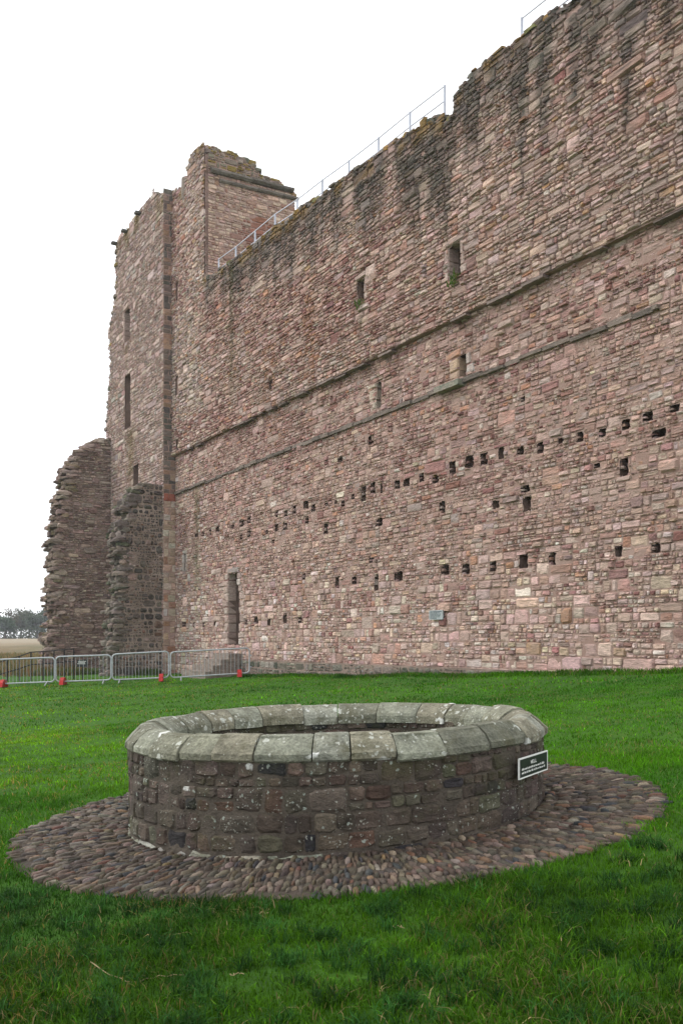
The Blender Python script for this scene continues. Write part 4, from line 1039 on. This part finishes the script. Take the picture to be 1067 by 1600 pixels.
# black iron handrail going down beside the ruin, and the notice next to it
hr = empty('iron_handrail', at(60, 1060, 46), 'black iron handrail sloping down behind the barriers', 'handrail'); HB = np.array(hr.location)
tops = [(-20, 1041), (12, 1031), (31, 1025.5), (49, 1019), (68, 1018), (85, 1016.5), (101, 1015), (116, 1014)]
tp = [at(a_, b_, 46) for a_, b_ in tops]
for p in tp:
    mb = MB(HB); g_ = float(lawn_z(np.array(p[0]), np.array(p[1]))); mb.tube([np.array([p[0], p[1], g_ - .1]), p], .036, 6); mb.build('post', M_IRON, hr)
for dz in (0, -.62):
    mb = MB(HB); mb.tube([p + UP * dz for p in tp], .03, 6); mb.build('rail', M_IRON, hr)
nt_c = at(129, 1036.5, 44); nb_ = empty('notice_board', (nt_c[0], nt_c[1], float(ground(nt_c[0], nt_c[1]))), 'small black notice with white lines of text behind the barriers', 'sign'); NB = np.array(nb_.location)
mb = MB(NB); mb.box(nt_c, (.25, 0, 0), (0, .015, 0), (0, .03, .17)); mb.build('board', M_SIGN, nb_)
mb = MB(NB); mb.tube([nt_c + np.array([0, .05, 0]), np.array([nt_c[0], nt_c[1] + .05, NB[2] - .1])], .03, 6); mb.build('post', M_IRON, nb_)
mb = MB(NB)
for r in range(4): mb.box(nt_c + np.array([-.02 * r, -.022 - .012 * (1.0 - .67 * r), .10 - .06 * r]), (.19 - .03 * (r % 2), 0, 0), (0, .003, 0), (0, 0, .012))
mb.build('lettering', M_WHITE, nb_)

# ------------------------------------------------------------------ grass
def blades(x, y, h, w, col, rng, zf=ground, lean=.5):
    m = len(x); a = rng.uniform(0, 2 * math.pi, m); z = zf(x, y) - .006
    wx, wy = np.cos(a) * w / 2, np.sin(a) * w / 2
    b = a + math.pi / 2 + rng.normal(0, .6, m); ln = lean * h * rng.uniform(.2, 1.4, m)
    lx, ly = np.cos(b) * ln, np.sin(b) * ln
    P = np.zeros((m, 5, 3))
    P[:, 0] = np.stack([x - wx, y - wy, z], 1); P[:, 1] = np.stack([x + wx, y + wy, z], 1)
    P[:, 2] = np.stack([x - wx * .8 + lx * .35, y - wy * .8 + ly * .35, z + h * .6], 1); P[:, 3] = np.stack([x + wx * .8 + lx * .35, y + wy * .8 + ly * .35, z + h * .6], 1)
    P[:, 4] = np.stack([x + lx, y + ly, z + h * np.sqrt(np.clip(1 - .25 * (ln / h) ** 2, .3, 1))], 1)
    o = (np.arange(m) * 5)[:, None]
    q = o + np.array([0, 1, 3, 2]); t = o + np.array([2, 3, 4])
    C = np.repeat(col[:, None], 5, 1)
    return P.reshape(-1, 3), q, t, C.reshape(-1, 3)
def wedge(n, r0, r1, a0, a1, rng):
    r = np.sqrt(rng.uniform(r0 ** 2, r1 ** 2, n)); a = np.radians(rng.uniform(a0, a1, n))
    return np.sin(a) * r, np.cos(a) * r
gr = np.random.default_rng(91)
def grass_col(x, y, rng):
    m = len(x)
    f = fbm(x * .5, y * .5, 92, 3); f2 = fbm(x * 2.4, y * 2.4, 93, 2)
    f = np.clip((f - .5) * 2.2 + .5, 0, 1); c = np.array([.026, .108, .004]) * (1 - f)[:, None] + np.array([.082, .225, .003]) * f[:, None]
    c = c * (0.55 + .9 * f2)[:, None] * np.exp(rng.normal(0, .38, (m, 1)))
    dry = rng.random(m) < np.interp(fbm(x * 1.2, y * 1.2, 94, 2), [.4, .7], [.015, .17])
    c[dry] = np.array([.24, .20, .085]) * rng.uniform(.6, 1.2, (int(dry.sum()), 1))
    lush = np.clip((fbm(x * .25, y * .25, 95, 2) - .45) / .2, 0, 1)[:, None]
    c = c * (1 - .25 * lush) + c * np.array([.75, 1.0, .9]) * .25 * lush
    # drier turf on the left, its sunlit brightness painted into the blade colour
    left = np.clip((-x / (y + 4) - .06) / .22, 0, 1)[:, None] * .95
    near_shade = np.clip((7.6 + .22 * np.maximum(x, 0) + 1.4 * (fbm(x * .8, y * .8, 98, 2) - .5) + .25 * np.minimum(-x, 0) - y) / 1.6, 0, 1)[:, None]    # foreground shade painted into the nearer blades as a darker, bluer colour
    c = c * (1 - near_shade) + c * np.where(dry[:, None], np.array([.75, .70, .65]), np.array([.56, .50, 1.5])) * near_shade
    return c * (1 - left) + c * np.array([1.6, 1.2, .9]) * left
parts = []
for (n, r0, r1, w, hmin, hmax) in ((105000, 2.6, 6, .0062, .02, .070), (150000, 6, 11.5, .0065, .018, .055), (120000, 11.5, 21, .012, .02, .055), (110000, 21, 48, .026, .025, .065)):
    x, y = wedge(n, r0, r1, -30, 29, gr)
    if r0 < 12:                                             # the lawn goes on, thinner, beyond both edges of the view
        n2 = n // 4; x2, y2 = wedge(n2, max(r0 - 1, 1.8), r1, 29, 58, gr); sg_ = gr.choice([-1, 1], n2); x = np.concatenate([x, x2 * sg_]); y = np.concatenate([y, y2]); n = len(x)
    clump = fbm(x * 3.2, y * 3.2, 96, 2)
    k = gr.random(n) < np.clip(.35 + 1.3 * clump, .1, 1)
    rr = np.hypot(x - WC[0], y - WC[1]); aa = np.arctan2(y - WC[1], x - WC[0])
    edge = 2.89 + (vnoise(np.cos(aa) * 4 + 9, np.sin(aa) * 4 + 9, 73) - .5) * .16
    k &= rr > edge - .02 * gr.random(n) - .16 * (vnoise(x * 5, y * 5, 74) > .74)
    dw = (np.stack([x, y], 1) - J[:2]) @ NR[:2]; sw = (np.stack([x, y], 1) - J[:2]) @ DS[:2]
    k &= (dw > .15) | (sw < -10)
    k &= ~((sw < 0) & (dw < .75)); k &= ~((sw > 5.8) & (sw < 8.9) & (dw < 1.9))
    k &= ~((x < -13) & (y > 53))
    x, y, clump = x[k], y[k], clump[k]
    tuft = np.clip((fbm(x * 1.5, y * 1.5, 97, 2) - .5) * 3, 0, 1)
    h = (hmin + (hmax - hmin) * gr.random(len(x)) ** 1.4) * (.45 + 1.0 * clump) * (1 + .6 * tuft)
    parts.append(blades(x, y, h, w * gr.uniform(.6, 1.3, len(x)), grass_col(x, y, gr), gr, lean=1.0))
# ranker tufts and flattened straw near the viewer
tx, ty = wedge(620, 2.7, 7.5, -32, 30, gr); kk = np.hypot(tx - WC[0], ty - WC[1]) > 3.05; tx, ty = tx[kk], ty[kk]
nb = 46; bx = np.repeat(tx, nb) + gr.normal(0, .035, len(tx) * nb); by = np.repeat(ty, nb) + gr.normal(0, .035, len(tx) * nb)
tc_ = np.array([.016, .052, .010]) * np.exp(gr.normal(0, .25, (len(tx), 1))) * (1 + gr.uniform(0, .5, (len(tx), 1)))
parts.append(blades(bx, by, gr.uniform(.045, .10, len(bx)), gr.uniform(.004, .008, len(bx)), np.repeat(tc_, nb, 0) * np.exp(gr.normal(0, .35, (len(bx), 1))), gr, lean=1.1))
sx, sy = wedge(2600, 2.7, 9, -32, 30, gr); kk = (np.hypot(sx - WC[0], sy - WC[1]) > 3.0) & (vnoise(sx * 1.3, sy * 1.3, 99) > .45); sx, sy = sx[kk], sy[kk]
parts.append(blades(sx, sy, gr.uniform(.025, .06, len(sx)), gr.uniform(.003, .006, len(sx)), np.array([.26, .20, .10]) * np.exp(gr.normal(0, .35, (len(sx), 1))), gr, zf=lambda a, b: ground(a, b) + .018, lean=1.9))
n = 16000; sw_ = gr.uniform(8.9, 38, n); dw_ = .15 + gr.random(n) ** 2 * .55; fp = J + sw_[:, None] * DS + dw_[:, None] * NR
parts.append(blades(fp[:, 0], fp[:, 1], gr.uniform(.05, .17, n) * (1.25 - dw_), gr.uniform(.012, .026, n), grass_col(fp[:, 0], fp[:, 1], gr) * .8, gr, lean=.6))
n = 2600; a_ = gr.uniform(0, 2 * math.pi, n); r_ = 2.93 + gr.normal(0, .05, n)
gx_, gy_ = np.cos(a_) * r_ + WC[0], np.sin(a_) * r_ + WC[1]
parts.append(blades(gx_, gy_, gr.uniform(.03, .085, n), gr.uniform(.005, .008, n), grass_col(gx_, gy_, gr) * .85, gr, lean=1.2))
off = 0; V_, Q_, T_, C_ = [], [], [], []
for P_, q, t, c in parts: V_.append(P_); Q_.append(q + off); T_.append(t + off); C_.append(c); off += len(P_)
go = link('grass', np_mesh('grass', np.concatenate(V_), [np.concatenate(Q_), np.concatenate(T_)], M_GRASS, np.concatenate(C_)))
tagp(go, 'short green lawn grass around the well and up to the wall', 'grass', kind='stuff')
# tall dry grass on the bank beyond the barriers
n = 26000; x = gr.uniform(-34, -12, n); y = gr.uniform(51, 92, n)
k = x / y < -.28; x, y = x[k], y[k]
dry = palette(gr, len(x), [(3, (.20, .145, .08)), (2, (.12, .115, .05)), (1.8, (.20, .105, .055)), (1.8, (.06, .085, .03))])
P_, q, t, c = blades(x, y, gr.uniform(.25, .7, len(x)), gr.uniform(.03, .07, len(x)), dry, gr, zf=lambda a, b: np.maximum(lawn_z(a, b) * (b < 62) - 9 * (b >= 62), field_z(a, b)), lean=.35)
o = link('tall_dry_grass', np_mesh('tall_dry_grass', P_, [q, t], M_GRASS, c)); tagp(o, 'tall tan and brown grass on the bank beyond the barriers', 'grass', kind='stuff')
# weeds at the foot of the ruin
x = gr.uniform(-17.5, -9.8, 5000); dwn = gr.random(5000); y = 51.8 - (x + 9.8) * .25 + dwn * 1.3 - 3.2 + (x < -13) * 1.5
P_, q, t, c = blades(x, y, gr.uniform(.1, .42, 5000), gr.uniform(.03, .07, 5000), palette(gr, 5000, [(3, (.055, .10, .025)), (2, (.09, .13, .04)), (1, (.18, .16, .08))]), gr)
o = link('weeds', np_mesh('weeds', P_, [q, t], M_GRASS, c)); tagp(o, 'rough weeds growing at the foot of the ruined stubs', 'weeds', kind='stuff')

# green plants rooted in two window sills
for (uc, vc, lab) in ((24.82, 12.90, 'small green plant growing from the sill of the upper right slit window'), (19.3, 13.86, 'small green plant growing from the sill of the middle upper slit window')):
    c = WALL.P(uc, vc, .20); n = 70; x = c[0] + gr.normal(0, .13, n) * DS[0] + NR[0] * gr.uniform(0, .1, n); y = c[1] + gr.normal(0, .13, n) * DS[1] + NR[1] * gr.uniform(0, .1, n)
    P_, q, t, cl = blades(x - c[0], y - c[1], gr.uniform(.08, .28, n), gr.uniform(.03, .06, n), palette(gr, n, [(2, (.07, .12, .03)), (1, (.13, .14, .05))]), gr, zf=lambda a, b: 0 * a - gr.uniform(0, .3, len(a)), lean=1.2)
    o = link('wall_plant', np_mesh('wall_plant', P_, [q, t], M_GRASS, cl)); o.location = [float(k_) for k_ in c]; tagp(o, lab, 'plant', 'plants in the window sills')

# dry stalks lying on the turf
def gpix(px, py):
    Y = CZ / -fy(py)
    for _ in range(6): Y = (CZ - float(ground(fx(px) * Y, Y)) - .022) / -fy(py)
    return at(px, py, Y)
for lab, pts in (('longest bent dry stalk lying on the grass at the lower left', [(142, 1503), (172, 1522), (207, 1533), (250, 1524), (290, 1520)]),
                 ('forked dry stalk lying on the grass at the lower right', [(862, 1449), (878, 1440), (896, 1437), (889, 1450)]),
                 ('short curved dry stalk lying below the middle of the cobbles', [(360, 1522), (369, 1519), (380, 1522)]),
                 ('short pale dry stalk lying just below the front edge of the cobbles', [(404, 1427), (413, 1424), (420, 1427)]),
                 ('small hooked dry stalk lying on the grass right of centre', [(614, 1447), (624, 1445), (631, 1449)])):
    P3 = [gpix(*p) for p in pts]; c = np.mean(P3, 0); o = empty('dry_stalk', c, lab, 'stalk', 'dry stalks on the grass')
    mb = MB(c); Q3 = [P3[0]]
    for a_, b_ in zip(P3[:-1], P3[1:]):
        for f_ in (.25, .5, .75, 1): Q3.append(a_ + (b_ - a_) * f_ + np.array([random.uniform(-.006, .006), random.uniform(-.006, .006), random.uniform(-.010, .004)]))
    mb.tube(Q3, [.0032 - .0016 * i_ / len(Q3) for i_ in range(len(Q3))], 6); mb.build('stem', M_STRAW, o, smooth=True)

# ------------------------------------------------------------------ far trees
def tree(x, y, h, w, label, col, seed):
    t = np.random.default_rng(seed); z = float(field_z(x, y)); o = empty('tree', (x, y, z), label, 'tree', 'trees on the far edge of the field')
    mb = MB((x, y, z)); b = np.array([x, y, z])
    mb.tube([b - UP * .3, b + UP * h * .3 + np.array([.2, 0, 0]), b + UP * h * .75], [.32, .22, .07], 7)
    for k in range(5):
        a = t.uniform(0, 6.28); q = b + UP * h * t.uniform(.28, .55)
        mb.tube([q, q + np.array([math.cos(a) * w * .28, math.sin(a) * w * .28, h * .2])], [.12, .04], 5)
    mb.build('trunk', M_BARK, o)
    nc = 26; cen = t.normal(0, 1, (nc, 3)); cen /= np.linalg.norm(cen, axis=1)[:, None]; cen *= t.uniform(.35, 1, (nc, 1))
    cen = cen * np.array([w * .42, w * .42, h * .36]) + np.array([0, 0, h * .6])
    n = 1500; pi = t.integers(0, nc, n); p = cen[pi] + t.normal(0, 1, (n, 3)) * np.array([w * .1, w * .1, h * .065])
    s = t.uniform(.16, .42, (n, 1)); a1 = t.normal(0, 1, (n, 3)); a1 /= np.linalg.norm(a1, axis=1)[:, None]; a2 = np.cross(a1, t.normal(0, 1, (n, 3))); a2 /= np.linalg.norm(a2, axis=1)[:, None]
    V = np.stack([p - a1 * s, p + a2 * s * .6, p + a1 * s, p - a2 * s * .6], 1).reshape(-1, 3); q = np.arange(n * 4).reshape(n, 4)
    cl = np.array(col) * t.uniform(.6, 1.35, (nc, 1))[pi] * t.uniform(.8, 1.2, (n, 1))
    link('crown', np_mesh('crown', V, [q], M_LEAF, np.repeat(cl[:, None], 4, 1).reshape(-1, 3)), o)
TL = [(-8, 262, 8.2, 'dark round tree at the left edge of the far treeline', (.055, .075, .045)), (8, 250, 7.0, 'broad low green tree standing forward in the far treeline', (.05, .08, .045)),
      (22, 262, 8.4, 'brownish thin-leaved tree left of centre in the far treeline', (.10, .085, .055)), (33, 266, 9.0, 'tallest greyish tree in the middle of the far treeline', (.085, .085, .06)),
      (46, 262, 8.8, 'olive tree right of centre in the far treeline', (.07, .08, .05)), (58, 256, 8.0, 'dark tree near the broken wall in the far treeline', (.05, .07, .045)),
      (70, 262, 8.6, 'tree just beside the broken wall in the far treeline', (.06, .075, .05)), (85, 262, 8.6, 'tree half hidden behind the broken wall end', (.06, .075, .05)),
      (-24, 256, 9, 'dark tree beyond the left edge', (.055, .075, .045))]
for k, (px, Y, h, lab, col) in enumerate(TL): tree(fx(px) * Y, Y, h, 5.5 + (k % 3), lab, col, 300 + k)
# undergrowth below the trees
ht = np.random.default_rng(17); n = 16000; x = ht.uniform(-230, 30, n); y = ht.uniform(250, 262, n); z = field_z(x, y) + ht.random(n) ** 1.5 * np.where((x > -100) & (x < -72), 3.4, 8.0 + 2 * np.sin(x * .31))
a1 = ht.normal(0, 1, (n, 3)); a1 /= np.linalg.norm(a1, axis=1)[:, None]; a2 = np.cross(a1, ht.normal(0, 1, (n, 3))); a2 /= np.linalg.norm(a2, axis=1)[:, None]; p = np.stack([x, y, z], 1); s = ht.uniform(.2, .5, (n, 1))
o = link('undergrowth', np_mesh('undergrowth', np.stack([p - a1 * s, p + a2 * s * .6, p + a1 * s, p - a2 * s * .6], 1).reshape(-1, 3), [np.arange(n * 4).reshape(n, 4)], M_LEAF, np.repeat(palette(ht, n, [(2, (.05, .07, .04)), (1, (.075, .085, .05))])[:, None], 4, 1).reshape(-1, 3)))
tagp(o, 'dark undergrowth below the far treeline', 'undergrowth', kind='stuff')

# ------------------------------------------------------------------ thin sea haze over the whole place
mb = MB((0, 0, 0)); mb.box((0, 200, 13), (440, 0, 0), (0, 340, 0), (0, 0, 17))
hm = bpy.data.materials.new('haze_air'); hm.use_nodes = True; hn = hm.node_tree
hn.nodes.remove(hn.nodes['Principled BSDF']); pv = hn.nodes.new('ShaderNodeVolumePrincipled')
pv.inputs['Color'].default_value = (.90, .94, 1.0, 1); pv.inputs['Density'].default_value = 0.00045; pv.inputs['Anisotropy'].default_value = 0.2
hn.links.new(pv.outputs[0], hn.nodes['Material Output'].inputs['Volume'])
hz = mb.build('haze', hm); hz['kind'] = 'stuff'
